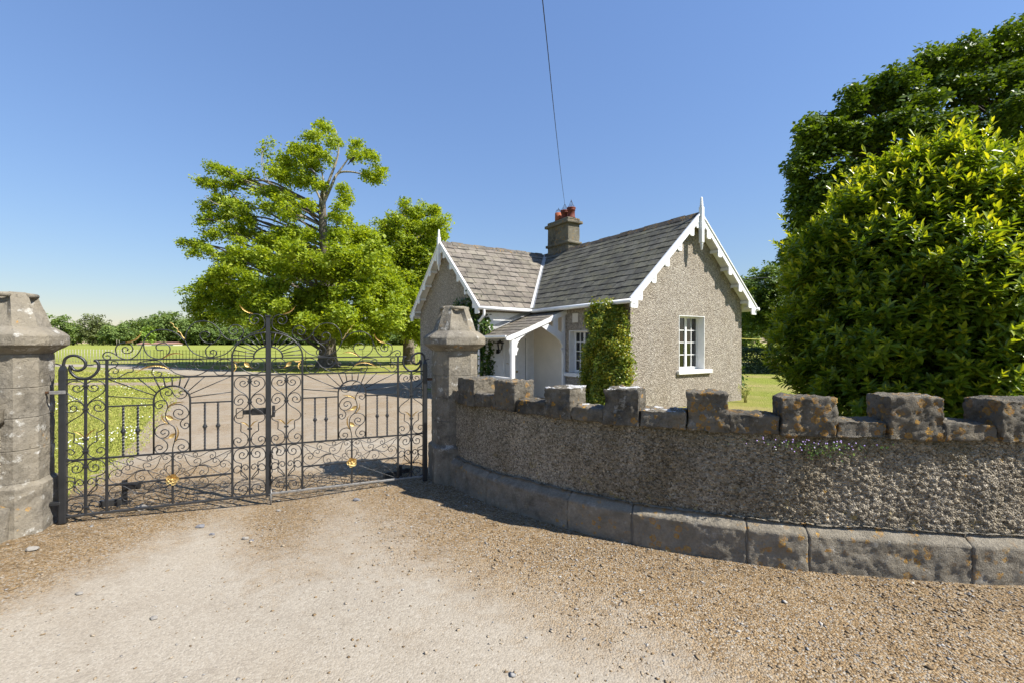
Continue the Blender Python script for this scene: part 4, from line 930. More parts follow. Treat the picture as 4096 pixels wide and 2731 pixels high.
# chimney ----------------------------------------------------------
def rough_box(lo,hi,name,mat,parent,amp=.007,cell=.05,rnd=.012,seed=1):
    pts,fs=noise_block(lambda a,b,z:cot(a,b,z),lo,hi,cell,amp,rnd,seed,7); return mesh_obj(name,pts,fs,mat,parent,recalc=True,smooth=True)
C_=MAT['chimney']; a0,a1,b0,b1=4.88,6.05,2.12,2.65
stack=rough_box((a0,b0,4.3),(a1,b1,5.80),'chimney_stack',C_,house)
rough_box((a0-.06,b0-.06,5.04),(a1+.06,b1+.06,5.14),'string_course',C_,stack,seed=4); rough_box((a0-.085,b0-.085,5.75),(a1+.085,b1+.085,5.86),'corbel',C_,stack,seed=5); rough_box((a0-.01,b0-.01,5.865),(a1+.01,b1+.01,5.96),'chimney_cap',C_,stack,seed=6)
for i,(a,mat,h,plain,hc) in enumerate(((5.02,MAT['pot'],.38,0,.27),(5.38,MAT['pot'],.37,0,.24),(5.74,MAT['potlight'],.36,1,.17))):
    c=cot(a,2.385,5.95); mb=MB()
    pr=[(.135,0),(.13,h),(.11,h),(.105,h-.06)] if plain else [(.15,0),(.15,.03),(.13,.05),(.125,h-.11),(.145,h-.10),(.145,h-.07),(.135,h-.06),(.16,h-.03),(.16,h),(.12,h),(.115,h-.06)]
    mb.lathe(c,pr,16); p=mb.build('chimney_pot',mat,house)
    if plain: p['label']='plain orange clay pot'
    mb=MB()
    for q in range(9):
        t=2*math.pi*q/9; r0=.11
        mb.tube([(c[0]+r0*math.cos(t),c[1]+r0*math.sin(t),c[2]+h-.01),(c[0]+r0*.95*math.cos(t),c[1]+r0*.95*math.sin(t),c[2]+h+.05),(c[0],c[1],c[2]+h+hc)],.004,4)
    for zz,rr in ((.05,.105),(.11,.075)): mb.tube([(c[0]+rr*math.cos(t),c[1]+rr*math.sin(t),c[2]+h+zz) for t in np.linspace(0,2*math.pi,13)],.0035,4,cap=False)
    mb.tube([(c[0],c[1],c[2]+h+hc-.02),(c[0],c[1],c[2]+h+hc+.03)],.007,4)
    mb.build('bird_guard',MAT['wire'],p)
# porch ------------------------------------------------------------
AP=2.38
mb=CB(); mb.box((A1-.012,B1+.03,-.05),(A1+.002,-.002,2.46)); mb.build('porch_back_wall',W_,house)
mb=CB(); mb.box((AP,-.012,-.05),(A1-.012,.002,2.50)); mb.build('porch_side_wall',MAT['cream'],house)
porch=None
sl=.40; cp_,sp_=1/math.hypot(1,sl),sl/math.hypot(1,sl)
PP=lambda u,s,h:(u,-1.90+s*cp_-h*sp_,2.505-.4*1.90+s*sp_+h*cp_)
mb=MB(lambda u,s,h:cot(*PP(u,s,h))); mb.box((AP-.05,0,-.03),(A1-.005,1.90/cp_-.005,.006)); porch=mb.build('porch',W_,house)
slates('porch_roof',PP,AP-.07,A1-.01,1.89/cp_,.235,.36,[],MAT['slate_pale'],porch,lift=.016)
mb=MB(lambda u,s,h:cot(*PP(u,s,h))); mb.box((A1-.10,-.0,.04),(A1-.004,1.90/cp_,.062)); mb.box((A1-.014,0,.062),(A1-.004,1.9/cp_,.15)); mb.build('porch_flashing',MAT['lead'],porch)
def pboard(poly,d0,d1,name='porch_brace'):
    mb=CB(); mb.prism(poly,lambda p,q,t:(t,p,q),d0,d1); return mb.build(name,W_,porch)
rf=lambda b:2.505+.4*b
pboard([(-1.93,rf(-1.93)-.0),(.0,rf(0)),(.0,rf(0)-.13),(-1.80,rf(-1.8)-.115),(-1.93,rf(-1.93)-.06)],AP-.065,AP-.02,'porch_bargeboard')
mb=CB(); mb.bbox((AP-.04,-1.765,-.05),(AP+.05,-1.655,1.74),.01); mb.bbox((AP-.03,-.10,-.05),(AP+.05,-.014,2.36),.006); mb.bbox((A1-.10,-1.75,-.05),(A1-.016,-1.67,1.74),.006); mb.build('porch_post',W_,porch)
# arched braces of the open truss
lo=[(-1.60,1.30),(-1.60,1.36),(-1.545,1.47),(-1.60,1.50),(-1.575,1.60),(-1.48,1.715),(-1.34,1.81),(-1.16,1.90),(-.856,2.05)]
pboard(lo+[(-.70,rf(-.70)-.12),(-1.64,rf(-1.64)-.11),(-1.655,1.30)],AP-.03,AP+.02)
pboard([(-.856,2.05),(-.55,1.885),(-.33,1.755),(-.20,1.655),(-.125,1.55),(-.11,1.48),(-.17,1.45),(-.12,1.37),(-.102,1.30),(-.095,1.30),(-.095,1.86),(-.30,1.955),(-.68,2.14),(-.78,rf(-.78)-.12)],AP-.032,AP+.018)
pboard([(-.43,2.02),(-.27,1.94),(-.27,rf(-.27)-.12),(-.43,rf(-.43)-.12)],AP-.028,AP+.022)
mb=CB(); mb.bbox((AP-.06,-1.80,1.725),(A1-.016,-1.66,1.80),.008); mb.bbox((AP+.0,-1.93,1.735),(A1-.016,-1.88,1.79),.006); mb.build('porch_beam',W_,porch)
for a,s in ((AP+.05,1),(A1-.10,-1)):
    mb=CB(); pl=[(0,1.725),(.16,1.725),(.15,1.69),(.07,1.66),(.045,1.60),(.04,1.50),(.075,1.44),(.06,1.40),(.04,1.33),(0,1.30)]
    mb.prism([(a+s*p,q) for p,q in pl],lambda p,q,t:(p,t,q),-1.745,-1.675); mb.build('bracket',W_,porch)
mb=CB(); mb.bbox((AP+.05,-1.745,.665),(A1-.10,-1.675,.715),.008); mb.bbox((AP+.05,-1.735,.10),(A1-.10,-1.685,.14),.006); mb.build('handrail',W_,porch)
nb=13
for q in range(nb):
    a=AP+.05+(A1-.15-AP)*(q+.5)/nb; mb=CB(); mb.box((a-.017,-1.727,.14),(a+.017,-1.693,.665)); mb.build('baluster',W_,porch)
mb=CB(); mb.box((AP-.1,-1.85,-.12),(A1-.012,-.012,-.02)); mb.build('porch_floor',MAT['cream'],porch)
# front door
D0=A1-.014
mb=CB(); mb.bbox((D0-.012,-1.04,-.01),(D0,-.335,1.73),.003)
door=None; door=mb.build('door',W_,house)
mb=CB()
for b0_,b1_ in ((-.985,-.72),(-.655,-.39)):
    for z0_,z1_ in ((.10,.62),(.72,1.32),(1.42,1.66)):
        mb.bbox((D0-.022,b0_,z0_),(D0-.011,b1_,z1_),.004); mb.bbox((D0-.030,b0_+.045,z0_+.045),(D0-.021,b1_-.045,z1_-.045),.005)
mb.build('door_panel',W_,door)
mb=CB(); mb.bbox((D0-.05,-1.12,-.01),(D0,-1.045,1.81),.006); mb.bbox((D0-.05,-.325,-.01),(D0,-.235,1.81),.006); mb.bbox((D0-.05,-1.045,1.74),(D0,-.325,1.81),.006); mb.build('door_frame',W_,door)
mb=CB(); mb.box((D0-.0155,-.3345,0),(D0-.002,-.3255,1.735)); mb.build('door_gap',MAT['black'],door)
mb=MB(); bm=bmesh.new(); bmesh.ops.create_icosphere(bm,subdivisions=2,radius=.032)
for v in bm.verts: v.co+=Vector(cot(D0-.055,-.655,.77))
mb.bm(bm,True); mb.tube([cot(D0-.01,-.655,.77),cot(D0-.05,-.655,.77)],.014,8); mb.build('door_knob',MAT['brass'],door)
mb=CB(); mb.tube([(D0-.012,-.99,1.01),(D0-.05,-.99,1.02),(D0-.05,-.94,1.0)],.008,6); mb.build('door_latch',MAT['brass'],door)
# air vent
mb=CB(); mb.bbox((1.83,-.02,2.14),(2.06,-.001,2.385),.004); vent=mb.build('air_vent',MAT['cream'],house)
mb=CB()
for q in range(9): z=2.165+q*.0235; mb.box((1.855,-.028,z),(2.035,-.0195,z+.013))
mb.build('louvre',MAT['cream'],vent)
# wall lantern, floodlight, curtains, flowers -------------------------
lp=cot(A1-.014,-1.29,1.36); lan=thing('wall_lantern','black coach lantern on the white porch wall','lantern',lp)
mb=CB(); mb.bbox((A1-.05,-1.335,1.30),(A1-.0145,-1.245,1.42),.008); mb.tube(crv([(A1-.05,-1.29,1.34),(A1-.12,-1.29,1.33),(A1-.16,-1.29,1.36),(A1-.16,-1.29,1.40)],4),.014,6); mb.build('bracket',MAT['black'],lan)
lc=cot(A1-.16,-1.29,1.40)
mb=MB(); mb.lathe(lc,[(.05,0),(.055,.012),(.05,.02)],6,False)
for q in range(6):
    t=2*math.pi*q/6; mb.tube([(lc[0]+.05*math.cos(t),lc[1]+.05*math.sin(t),lc[2]+.015),(lc[0]+.085*math.cos(t),lc[1]+.085*math.sin(t),lc[2]+.19)],.006,4)
mb.lathe((lc[0],lc[1],lc[2]+.185),[(.125,0),(.12,.012),(.075,.055),(.03,.075),(.015,.10)],6,False); mb.build('lantern_frame',MAT['black'],lan)
mb=MB(); mb.lathe(lc,[(.045,.022),(.078,.185)],6,False); mb.build('lantern_glass',MAT['glass'],lan)
fp=cot(AM-.45,B1-.10,4.02); fl=thing('floodlight','small grey floodlight under the peak of the shaded gable','floodlight',fp)
mb=CB(); mb.bbox((AM-.53,B1-.16,3.93),(AM-.36,B1-.09,4.06),.01); mb.build('lamp_housing',MAT['zinc'],fl)
mb=CB(); mb.box((AM-.46,B1-.089,4.0),(AM-.43,B1-.002,4.03)); mb.build('arm',MAT['zinc'],fl)
def curtain(P,u0,u1,z0,z1,label,name='curtain'):
    n=40; pts=[];F=[]
    for i in range(n+1):
        u=u0+(u1-u0)*i/n; d=.33+.025*math.sin(i*1.25)+.01*math.sin(i*.6)
        for z in (z0,z1): pts.append(cot(*P(u,d+(.02*math.sin(i*.8) if z==z0 else 0),z)))
    for i in range(n): F.append((2*i,2*i+2,2*i+3,2*i+1))
    o=mesh_obj(name,pts,F,MAT['curtain'],None,smooth=True); tag(o,label,'curtain',None); return o
PG=lambda u,d,z:(d,u,z); PS=lambda u,d,z:(u,d,z)
curtain(PG,2.26,2.66,.75,2.30,'pale curtain hanging behind the middle of the sunny gable window'); curtain(PG,1.73,2.18,.75,2.30,'pale curtain hanging behind the narrow casement of the gable window')
curtain(PS,1.95,2.22,.65,1.95,'pale curtain behind the window beside the climbing shrub')
vp=cot(.33,2.14,.92); vs=thing('flower_vase','white vase of red and pale flowers inside the gable window','vase',vp)
mb=MB(); mb.lathe(vp,[(.05,0),(.075,.06),(.08,.14),(.05,.22),(.06,.26)],10); mb.build('vase',W_,vs)
mb=MB(); mb2=MB(); r=random.Random(2)
for q in range(16):
    c=(vp[0]+r.uniform(-.12,.2),vp[1]+r.uniform(-.1,.1),vp[2]+.30+r.uniform(0,.22)); bm=bmesh.new(); bmesh.ops.create_icosphere(bm,subdivisions=1,radius=.032)
    for v in bm.verts: v.co+=Vector(c)
    (mb if q%2 else mb2).bm(bm)
mb.build('red_flowers',MAT['petal'],vs); mb2.build('pale_flowers',MAT['curtain'],vs)
mb=CB(); mb.box((.215,1.0,.80),(.50,3.4,.905)); 
mb.build('window_board',W_,house)
mb=CB(); mb.box((.35,.35,.0),(A2-.3,L-.3,.02)); mb.build('room_floor',MAT['cream'],house)
# ------------------------------------------------------------------ foliage tools
def unit(a): return a/(np.linalg.norm(a,axis=-1,keepdims=True)+1e-9)
def leaf_quads(C,Nn,size,asp,r,axis=None):
    """kite-shaped leaves: C centres, Nn facing, axis pointing direction"""
    n=len(C); t=axis if axis is not None else r.normal(size=(n,3)); t=unit(t-Nn*np.sum(t*Nn,1,keepdims=True)); b=np.cross(Nn,t)
    s=size[:,None]
    v=np.stack([C-t*s*.5,C+b*s*asp*.5-t*s*.02+Nn*s*.06,C+t*s*.5,C-b*s*asp*.5-t*s*.02+Nn*s*.06],1).reshape(-1,3)
    return v,np.arange(4*n).reshape(-1,4)
def leaf_long(C,Nn,t,size,asp,droop=.12):
    """longer folded leaf of two halves, base at C, pointing along t"""
    n=len(C); t=unit(t); Nn=unit(Nn-t*np.sum(Nn*t,1,keepdims=True)); b=np.cross(Nn,t); s=size[:,None]
    base=C; tip=C+t*s-Nn*s*droop; mid=C+t*s*.5+Nn*s*.02
    L1=C+t*s*.3+b*s*asp*.5+Nn*s*.07; L2=C+t*s*.68+b*s*asp*.42+Nn*s*.03; R1=C+t*s*.3-b*s*asp*.5+Nn*s*.07; R2=C+t*s*.68-b*s*asp*.42+Nn*s*.03
    v=np.stack([base,L1,L2,tip,R2,R1],1).reshape(-1,3); i=np.arange(n)[:,None]*6
    f=np.vstack([i+np.array([[0,3,2,1]]),i+np.array([[0,5,4,3]])]); return v,f
def crown(name,clumps,parent,mat,seed,spray_per,leaves_per,leaf,spray_r,asp=.6,up=.75,shell=.5,tint_top=.25):
    """clumps (x,y,z,rx,ry,rz): each breaks into flat sprays, each spray into leaves"""
    r=np.random.default_rng(seed); Cs=[];Ns=[];Ti=[]
    for (x,y,z,rx,ry,rz) in clumps:
        m=max(2,int(spray_per*(rx*rz+rx*ry+ry*rz)))
        d=unit(r.normal(size=(m,3))); rad=r.uniform(0,1,m)**shell
        sc=np.c_[x+d[:,0]*rad*rx,y+d[:,1]*rad*ry,z+d[:,2]*rad*rz]
        sn=unit(d*np.array([1,1,.5])*(1-up)+np.array([0,0,up])+r.normal(size=(m,3))*.22)
        k=r.poisson(leaves_per,m)+3; idx=np.repeat(np.arange(m),k); tot=len(idx)
        a=r.uniform(0,6.283,tot); q=np.sqrt(r.uniform(0,1,tot))*spray_r*r.uniform(.7,1.3,m)[idx]
        ref=unit(np.cross(sn,r.normal(size=(m,3))))[idx]; s2=np.cross(sn[idx],ref)
        p=sc[idx]+ref*(q*np.cos(a))[:,None]+s2*(q*np.sin(a)*.8)[:,None]+sn[idx]*(r.normal(size=tot)*spray_r*.24)[:,None]
        p[:,2]-=.35*(q**2)/spray_r*.5
        nn=unit(sn[idx]+r.normal(size=(tot,3))*.42)
        Cs.append(p);Ns.append(nn)
        Ti.append(np.clip(.42+r.normal(size=m)[idx]*.13+r.normal(size=tot)*.14+tint_top*np.clip((q/spray_r-.7),-.3,.6),0,1))
    C=np.vstack(Cs);N=np.vstack(Ns);T=np.concatenate(Ti); N=unit(N)
    sz=leaf*r.lognormal(0,.28,len(C)); v,f=leaf_quads(C,N,sz,asp,r)
    return mesh_obj(name,v,f,mat,parent,tint=np.repeat(T,4))
def limbs(name,trunk,rad,clumps,parent,mat,seed,thick=.085,skip=0.0,n=6,twigs=2):
    """trunk (points + radii) with limbs running out to the clumps"""
    r=random.Random(seed); mb=MB(); T=crv(trunk,5); m=len(T); rs=[np.interp(i/(m-1),np.linspace(0,1,len(rad)),rad) for i in range(m)]
    # buttressed foot
    mb.tube(T,rs,12); rr=np.array(rs); TA=np.array(T)
    for c in clumps:
        if r.random()<skip: continue
        e=V(c[0],c[1],c[2]); hd=math.hypot(e[0]-TA[-1,0],e[1]-TA[-1,1])
        dz=np.abs(TA[:,2]-(e[2]-.35*np.hypot(TA[:,0]-e[0],TA[:,1]-e[1])-.4))
        i=int(np.argmin(dz+.15*np.hypot(TA[:,0]-e[0],TA[:,1]-e[1]))); i=max(i,int(m*.12)); s=TA[i]
        l=np.linalg.norm(e-s)
        if l<.3: continue
        mid=s+(e-s)*.5+V(r.uniform(-.08,.08),r.uniform(-.08,.08),r.uniform(.0,.10))*l
        q3=s+(e-s)*.78+V(r.uniform(-.06,.06),r.uniform(-.06,.06),r.uniform(-.02,.07))*l
        P=crv([s,mid,q3,e],5); r0=min(rr[i]*.62,thick*(.5+.12*l))
        mb.tube(P,[r0*(1-.85*k/(len(P)-1))+.008 for k in range(len(P))],n)
        for q in range(twigs):
            a=P[r.randint(len(P)//2,len(P)-1)]; b=e+V(r.uniform(-1,1)*c[3],r.uniform(-1,1)*c[4],r.uniform(-.6,.8)*c[5])
            mb.tube(crv([a,(a+b)/2+V(r.uniform(-.1,.1),r.uniform(-.1,.1),r.uniform(0,.15))*np.linalg.norm(b-a),b],3),[.022,.018,.014,.012,.010,.008,.006][:7] if False else .014,4)
    return mb.build(name,mat,parent)
def at(px,py,d): return V((px-1176)/1053.68*d, d, 1.6-(py-787.44)*d/1053.68)

# ------------------------------------------------------------------ the big tree behind the gate
TOP=[(890,90,60,45),(830,140,70,45),(950,170,60,45),(1080,190,35,30),(1090,260,60,35),(1180,270,50,40),(1230,350,55,32),(1150,370,30,20),(1200,395,40,14),
(730,220,80,50),(820,230,80,50),(680,300,90,50),(800,310,90,50),(900,270,50,40),(600,350,70,45),(640,380,80,50),(760,400,90,50),(850,430,60,40),(1000,460,50,35),(1030,520,45,40),(990,560,40,35)]
THIN=[(560,180,40,45),(525,260,45,45),(560,320,50,50),(430,400,50,40),(450,470,55,40),(470,360,45,35)]
MIDL=[(230,330,50,28),(320,350,60,38),(380,390,55,35),(165,410,40,22),(220,430,45,28),(320,430,60,38),(260,510,60,40),(330,540,70,40),(200,560,60,45),(400,570,70,45),(300,610,90,50),(180,640,50,45),(420,640,80,50),(220,720,70,40),(330,700,80,45),(140,780,60,32),(115,840,30,20),(70,780,35,16),(200,820,45,22),(420,720,70,45),(380,765,55,25),
(560,470,80,50),(660,500,90,50),(560,560,80,50),(680,590,90,60),(800,560,50,55),(960,630,50,50),(1020,640,50,45)]
LOW=[(600,760,110,50),(480,860,120,60),(350,900,90,50),(280,960,90,60),(220,1010,70,45),(170,1100,85,55),(130,1160,55,35),(300,1080,110,70),(440,1000,110,70),(450,1120,110,80),(580,900,110,70),(600,1040,110,80),(600,1160,110,60),(250,1180,90,45),(160,1225,55,32),(350,1220,90,38),(480,1240,90,38),
(700,720,100,60),(720,830,110,60),(815,725,50,50),(830,890,100,70),(740,960,100,70),(760,1100,100,80),(960,730,70,50),(1020,740,80,55),(1090,745,75,50),(1170,735,65,45),(980,850,100,65),(1100,830,100,70),(1200,820,65,55),(900,960,110,70),(1040,950,110,70),(1160,920,90,70),(900,1080,110,70),(1050,1060,110,70),(1180,1040,100,70),(1250,980,55,55),(840,1200,100,60),(980,1170,100,60),(1120,1160,100,70),(1240,1120,85,65),(1295,1190,70,50),(1180,1260,80,55),(1060,1270,90,55),(720,1270,80,45),(1040,1345,55,50),(1200,1335,60,45),(1320,1270,50,35),(620,1290,90,45),(880,1270,90,50),(960,1300,70,45),(800,1250,90,50),(700,1190,100,55),(940,1230,90,50),(560,1290,80,35),(1250,890,60,50),(1290,1040,60,60),(1150,850,60,50),(1330,1130,50,60),(1010,1230,90,50)]
def to_clumps(lst,d0,ax,half,seed,back=True,k0=.9):
    """ground plan depth for each clump: the crown is as deep as it is wide"""
    r=random.Random(seed); o=[]
    for (x,y,rx,ry) in lst:
        px,py=401.9+.3845*x,258.4+.3845*y
        off=(px-ax)/1053.68*d0; h=half(py); room=math.sqrt(max(.3,h*h-off*off))*.75
        for sgn in ((-1,1) if back else (0,)):
            d=d0+sgn*room*r.uniform(.35,1.0); p=at(px,py,d); k=d/1053.68*.3845
            o.append((p[0],p[1],p[2],rx*k*k0,rx*k*k0*.95,ry*k*k0))
    q=[]
    for c in o:                                  # break each mass into smaller ragged ones
        q.append((c[0],c[1],c[2],c[3]*.72,c[4]*.72,c[5]*.72))
        for _ in range(5): q.append((c[0]+r.uniform(-.8,.8)*c[3],c[1]+r.uniform(-.8,.8)*c[4],c[2]+r.uniform(-.8,.8)*c[5],c[3]*r.uniform(.3,.55),c[4]*.5,c[5]*r.uniform(.35,.6)))
    return q
D1=31.0; tb=at(752,843,D1); tb[2]=0
t1=thing('tree','huge light green tree with a bare pale upper trunk behind the gate','tree',tuple(tb))
half=lambda py: 4.2 if py<460 else (6.0 if py<560 else 8.2)
c_top=to_clumps(TOP,D1,745,half,1,k0=.8); c_thin=to_clumps(THIN,D1,700,half,2,back=False); c_mid=to_clumps(MIDL,D1,700,half,3,k0=.8); c_low=to_clumps(LOW,D1,740,half,4,k0=1.02)
def clear_trunk(cl):
    o=[]
    for c in cl:
        px=1176+1053.68*c[0]/c[1]; py=787.44-1053.68*(c[2]-1.6)/c[1]; w=1053.68*c[3]/c[1]
        if c[1]<D1+.3 and abs(px-746)<w*.45+3 and 432<py<592: continue
        o.append(c)
    return o
c_top=clear_trunk(c_top); c_mid=clear_trunk(c_mid)
crown('crown',c_top+c_mid,t1,MAT['leaf_big'],5,19,19,.155,.42,shell=.6,up=.6)
crown('lower_crown',c_low,t1,MAT['leaf_big'],6,19,21,.165,.46,shell=.6,up=.66)
crown('sparse_twigs',c_thin,t1,MAT['leaf_big'],7,4.5,10,.17,.4,shell=.6,up=.6)
tr=[tuple(tb+V(0,0,-.3)),tuple(tb+V(.02,0,.6)),tuple(at(752,770,D1)),tuple(at(748,690,D1)),tuple(at(746,600,D1-.1)),tuple(at(742,520,D1-.5)),tuple(at(741,455,D1-.5)),tuple(at(752,420,D1-.5))]
tk=limbs('trunk',tr,[1.0,.60,.48,.40,.32,.26,.20,.13],c_mid[::3]+[c for c in c_low[::3] if c[2]>4.5],t1,MAT['bark_mid'],8,thick=.06,skip=.7)
mb=MB()                                                            # pale forked top limbs
for path,r0 in (([(742,470),(760,430),(775,400),(800,395),(830,400),(862,412)],.15),([(752,425),(772,372),(778,340),(772,300)],.12),([(775,400),(800,365),(815,345)],.09),([(741,470),(722,430),(700,395),(665,370)],.10),([(742,520),(700,500),(640,470),(600,440),(560,415)],.13),([(741,480),(745,440),(740,400),(730,350),(735,300)],.10),([(700,500),(620,480),(560,480),(500,470),(470,450)],.12),([(560,480),(530,440),(500,410)],.06),([(640,470),(610,400),(600,340)],.06),([(610,420),(600,370),(612,330)],.04)):
    P=crv([at(x,y,D1-.6+.3*math.sin(x)) for x,y in path],5); mb.tube(P,[.75*r0*(1-.75*i/(len(P)-1)) for i in range(len(P))],7)
mb.build('upper_limbs',MAT['bark'],t1)
T2=[(1370,555,25,35),(1440,600,60,40),(1540,590,55,28),(1590,650,40,40),(1520,680,70,50),(1430,690,70,50),(1340,640,45,35),(1260,680,55,28),(1330,720,70,50),(1260,760,60,40),(1420,770,80,50),(1520,760,70,50),(1600,730,25,35),(1350,830,80,50),(1450,850,80,50),(1530,860,60,60),(1480,950,80,60),(1370,930,70,60),(1330,1010,60,60),(1420,1040,90,60),(1500,1010,50,60),(1360,1110,80,60),(1440,1120,60,60),(1400,1200,70,60),(1430,1280,60,50),(1470,1340,40,60),(1560,1000,50,60),(1560,1150,50,60),(1290,1150,75,60),(1280,1240,65,50),(1340,1250,75,60),(1250,1060,65,60),(1400,1300,65,50),(1300,940,65,60),(1260,860,50,50)]
D2=35.0; p2=at(940,836,D2); p2[2]=0
t2=thing('tree','smaller light green tree rising just behind the cross gable of the cottage','tree',tuple(p2))
c2=to_clumps(T2,D2,940,lambda py:4.5,9,k0=1.1); crown('crown',c2,t2,MAT['leaf_big'],10,19,20,.165,.44,up=.66)
limbs('trunk',[tuple(p2+V(0,0,-.3)),tuple(at(938,780,D2)),tuple(at(936,640,D2)),tuple(at(935,560,D2)),tuple(at(930,500,D2))],[.5,.4,.3,.2,.1],c2[::3],t2,MAT['bark_mid'],11,thick=.07,skip=.3)

# ------------------------------------------------------------------ dark tree at the right, behind the laurel
q5=lambda x,y:(1722.6+.604*x,.604*y)
OUT=[(1042,95),(1000,115),(940,145),(830,160),(740,190),(680,195),(600,255),(500,295),(430,325),(370,365),(340,445),(290,455),(240,455),(200,495),(195,560),(155,660),(185,690),(165,760),(170,830),(172,890),(140,960),(135,1010),(150,1100),(160,1200),(200,1300),(1500,1300),(1500,60),(1200,60)]
OP=[q5(*p) for p in OUT]
r=random.Random(12); D3=27.0; c3=[]
ox=np.array([p[0] for p in OP]); oy=np.array([p[1] for p in OP])
for i in range(len(OP)-7):                              # rim clumps follow the outline
    x0,y0=OP[i]; x1,y1=OP[i+1]
    for k in range(2):
        t=(k+.5)/2; px,py=x0+(x1-x0)*t,y0+(y1-y0)*t
        dx,dy=(x1-x0),(y1-y0); l=math.hypot(dx,dy)+1e-6; nx,ny=-dy/l,dx/l
        if not inpoly(np.array([px+nx*4]),np.array([py+ny*4]),OP)[0]: nx,ny=-nx,-ny
        rr=r.uniform(24,34); px+=nx*rr*.8; py+=ny*rr*.8
        for d in (D3+r.uniform(-2,.7),D3+r.uniform(2,4)):
            p=at(px,py,d); s=rr*d/1053.68; c3.append((p[0],p[1],p[2],s*1.05,s*1.1,s*.8))
while len(c3)<300:
    px,py=r.uniform(1800,2640),r.uniform(60,640)
    if not inpoly(np.array([px]),np.array([py]),OP)[0]: continue
    edge=seg_dist(np.array([px]),np.array([py]),OP)[0]
    if edge<30: continue
    d=D3-min(6.0,edge*.03)*r.uniform(.2,1.0) if r.random()<.7 else D3+r.uniform(0,6)
    p=at(px,py,d); s=r.uniform(38,52)*d/1053.68; c3.append((p[0],p[1],p[2],s,s,s*.7))
for i in range(len(OP)-7):                              # loose sprays that break the outline
    for k in range(3):
        t=r.random(); px=OP[i][0]+(OP[i+1][0]-OP[i][0])*t+r.uniform(-8,6); py=OP[i][1]+(OP[i+1][1]-OP[i][1])*t+r.uniform(-14,4); d=D3+r.uniform(-2,2); s=r.uniform(7,13)*d/1053.68
        p=at(px,py,d); c3.append((p[0],p[1],p[2],s*1.2,s,s*.8))
p3=at(2420,900,D3+1.5); p3[2]=0
t3=thing('tree','massive dark green tree towering behind the sunlit laurel bush','tree',tuple(p3))
crown('crown',c3,t3,MAT['leaf_dark'],13,11.0,19,.24,.50,asp=.62,up=.68,shell=.5)
limbs('trunk',[tuple(p3+V(0,0,-.2)),tuple(p3+V(.1,0,2.5)),tuple(p3+V(.0,.2,5)),tuple(p3+V(.2,.2,9)),tuple(p3+V(.4,0,12.5))],[.9,.65,.55,.4,.15],c3[::5],t3,MAT['bark_dark'],14,thick=.06)

# trees behind the cottage on the right
def simple_tree(x,y,h,w,label,mat,seed,group=None,trunk_h=.25,leaf=.5,spr=.9,sp=1.6,lp=10,bark='bark_dark',trunk=True,n=26,lean=0,asp=.65):
    r=random.Random(seed); t=thing('tree',label,'tree',(x,y,0),group); cl=[]
    for k in range(n):
        z=h*(trunk_h+(.93-trunk_h)*((k+.5)/n)); f=(z/h-trunk_h)/(1-trunk_h); rad=w/2*(math.sin(math.pi*min(1,.16+.78*f))**.65)
        a=k*2.4+r.uniform(-.4,.4); q=rad*r.uniform(.45,.85); s=rad*r.uniform(.42,.6)+w*.05
        cl.append((x+q*math.cos(a)+lean*f,y+q*math.sin(a),z,s,s,s*.62))
    cl.append((x+lean,y,h*.95-w*.05,w*.14,w*.14,w*.08))
    crown('crown',cl,t,mat,seed,sp,lp,leaf,spr,asp=asp,up=.68)
    if trunk:
        R0=w*.035+.06
        limbs('trunk',[(x,y,-.3),(x+.05,y,h*.2),(x+lean*.4,y,h*.5),(x+lean*.8,y,h*.85)],[R0*1.3,R0,R0*.7,R0*.2],cl[::2],t,MAT[bark],seed,thick=w*.012,n=5,twigs=0)
    return t
pT=at(1768,805,44); simple_tree(pT[0],44,9.4,6.0,'leafy tree behind the hedge, its trunk showing below the crown',MAT['leaf_mid'],31,trunk_h=.26,leaf=.24,spr=.55,sp=4.2,lp=15,n=38)
pT=at(1722,805,62); simple_tree(pT[0]-1.0,62,10.5,6.5,'paler tree partly hidden by the right corner of the cottage',MAT['leaf_far'],32,trunk_h=.15,leaf=.36,spr=.7,sp=3,lp=14,n=34)
# far tree line ------------------------------------------------------
FAR=[(139,22,735,0,300),(168,24,738,0,330),(213,20,737,2,320),(236,22,741,2,350),(268,26,746,0,310),(298,26,744,0,335),(322,18,744,0,360),(341,15,751,1,300),(350,30,727,0,345),(383,42,723,0,330),(418,34,745,0,340),(437,26,735,0,330),(470,44,747,0,340),(515,46,752,0,350),(560,46,750,0,345),(610,44,755,0,350),(660,50,752,0,345),(715,48,757,0,350),(770,50,755,0,345),(830,52,757,0,350),(885,50,753,0,345),(940,48,752,0,345),(985,40,752,0,350)]
LB={0:'rounded dark green',1:'low bright lime green',2:'dull olive green'}
ORD=['first','second','third','fourth','fifth','sixth','seventh','eighth','ninth','tenth','eleventh','twelfth']
for i,(px,w,top,kind,d) in enumerate(FAR):
    p=at(px,top,d); W=w*2*d/1053.68
    simple_tree(p[0],d,p[2]*random.Random(i).uniform(.88,1.32),W*random.Random(i+50).uniform(.85,1.25),('distant '+LB[kind]+' tree, '+ORD[i]+' along the skyline from the pale pillar') if i<12 else ('distant '+LB[kind]+' tree low under the big tree, '+ORD[i-12]+' from its left edge'),(MAT['leaf_far'],MAT['leaf_far_bright'],MAT['leaf_far_olive'])[kind],100+i,'trees along the far edge of the pasture',trunk_h=.10,leaf=1.15,spr=2.1,sp=.28,lp=12,n=22,trunk=False if px>450 else True)
rw=random.Random(77); wood=[]
for k in range(150):
    x=rw.uniform(-640,-345) if k%2 else rw.uniform(70,620); s=rw.uniform(7,11); wood.append((x,rw.uniform(370,430),rw.uniform(.35,.75)*s+rw.uniform(0,6),s,s*.8,s*.75))
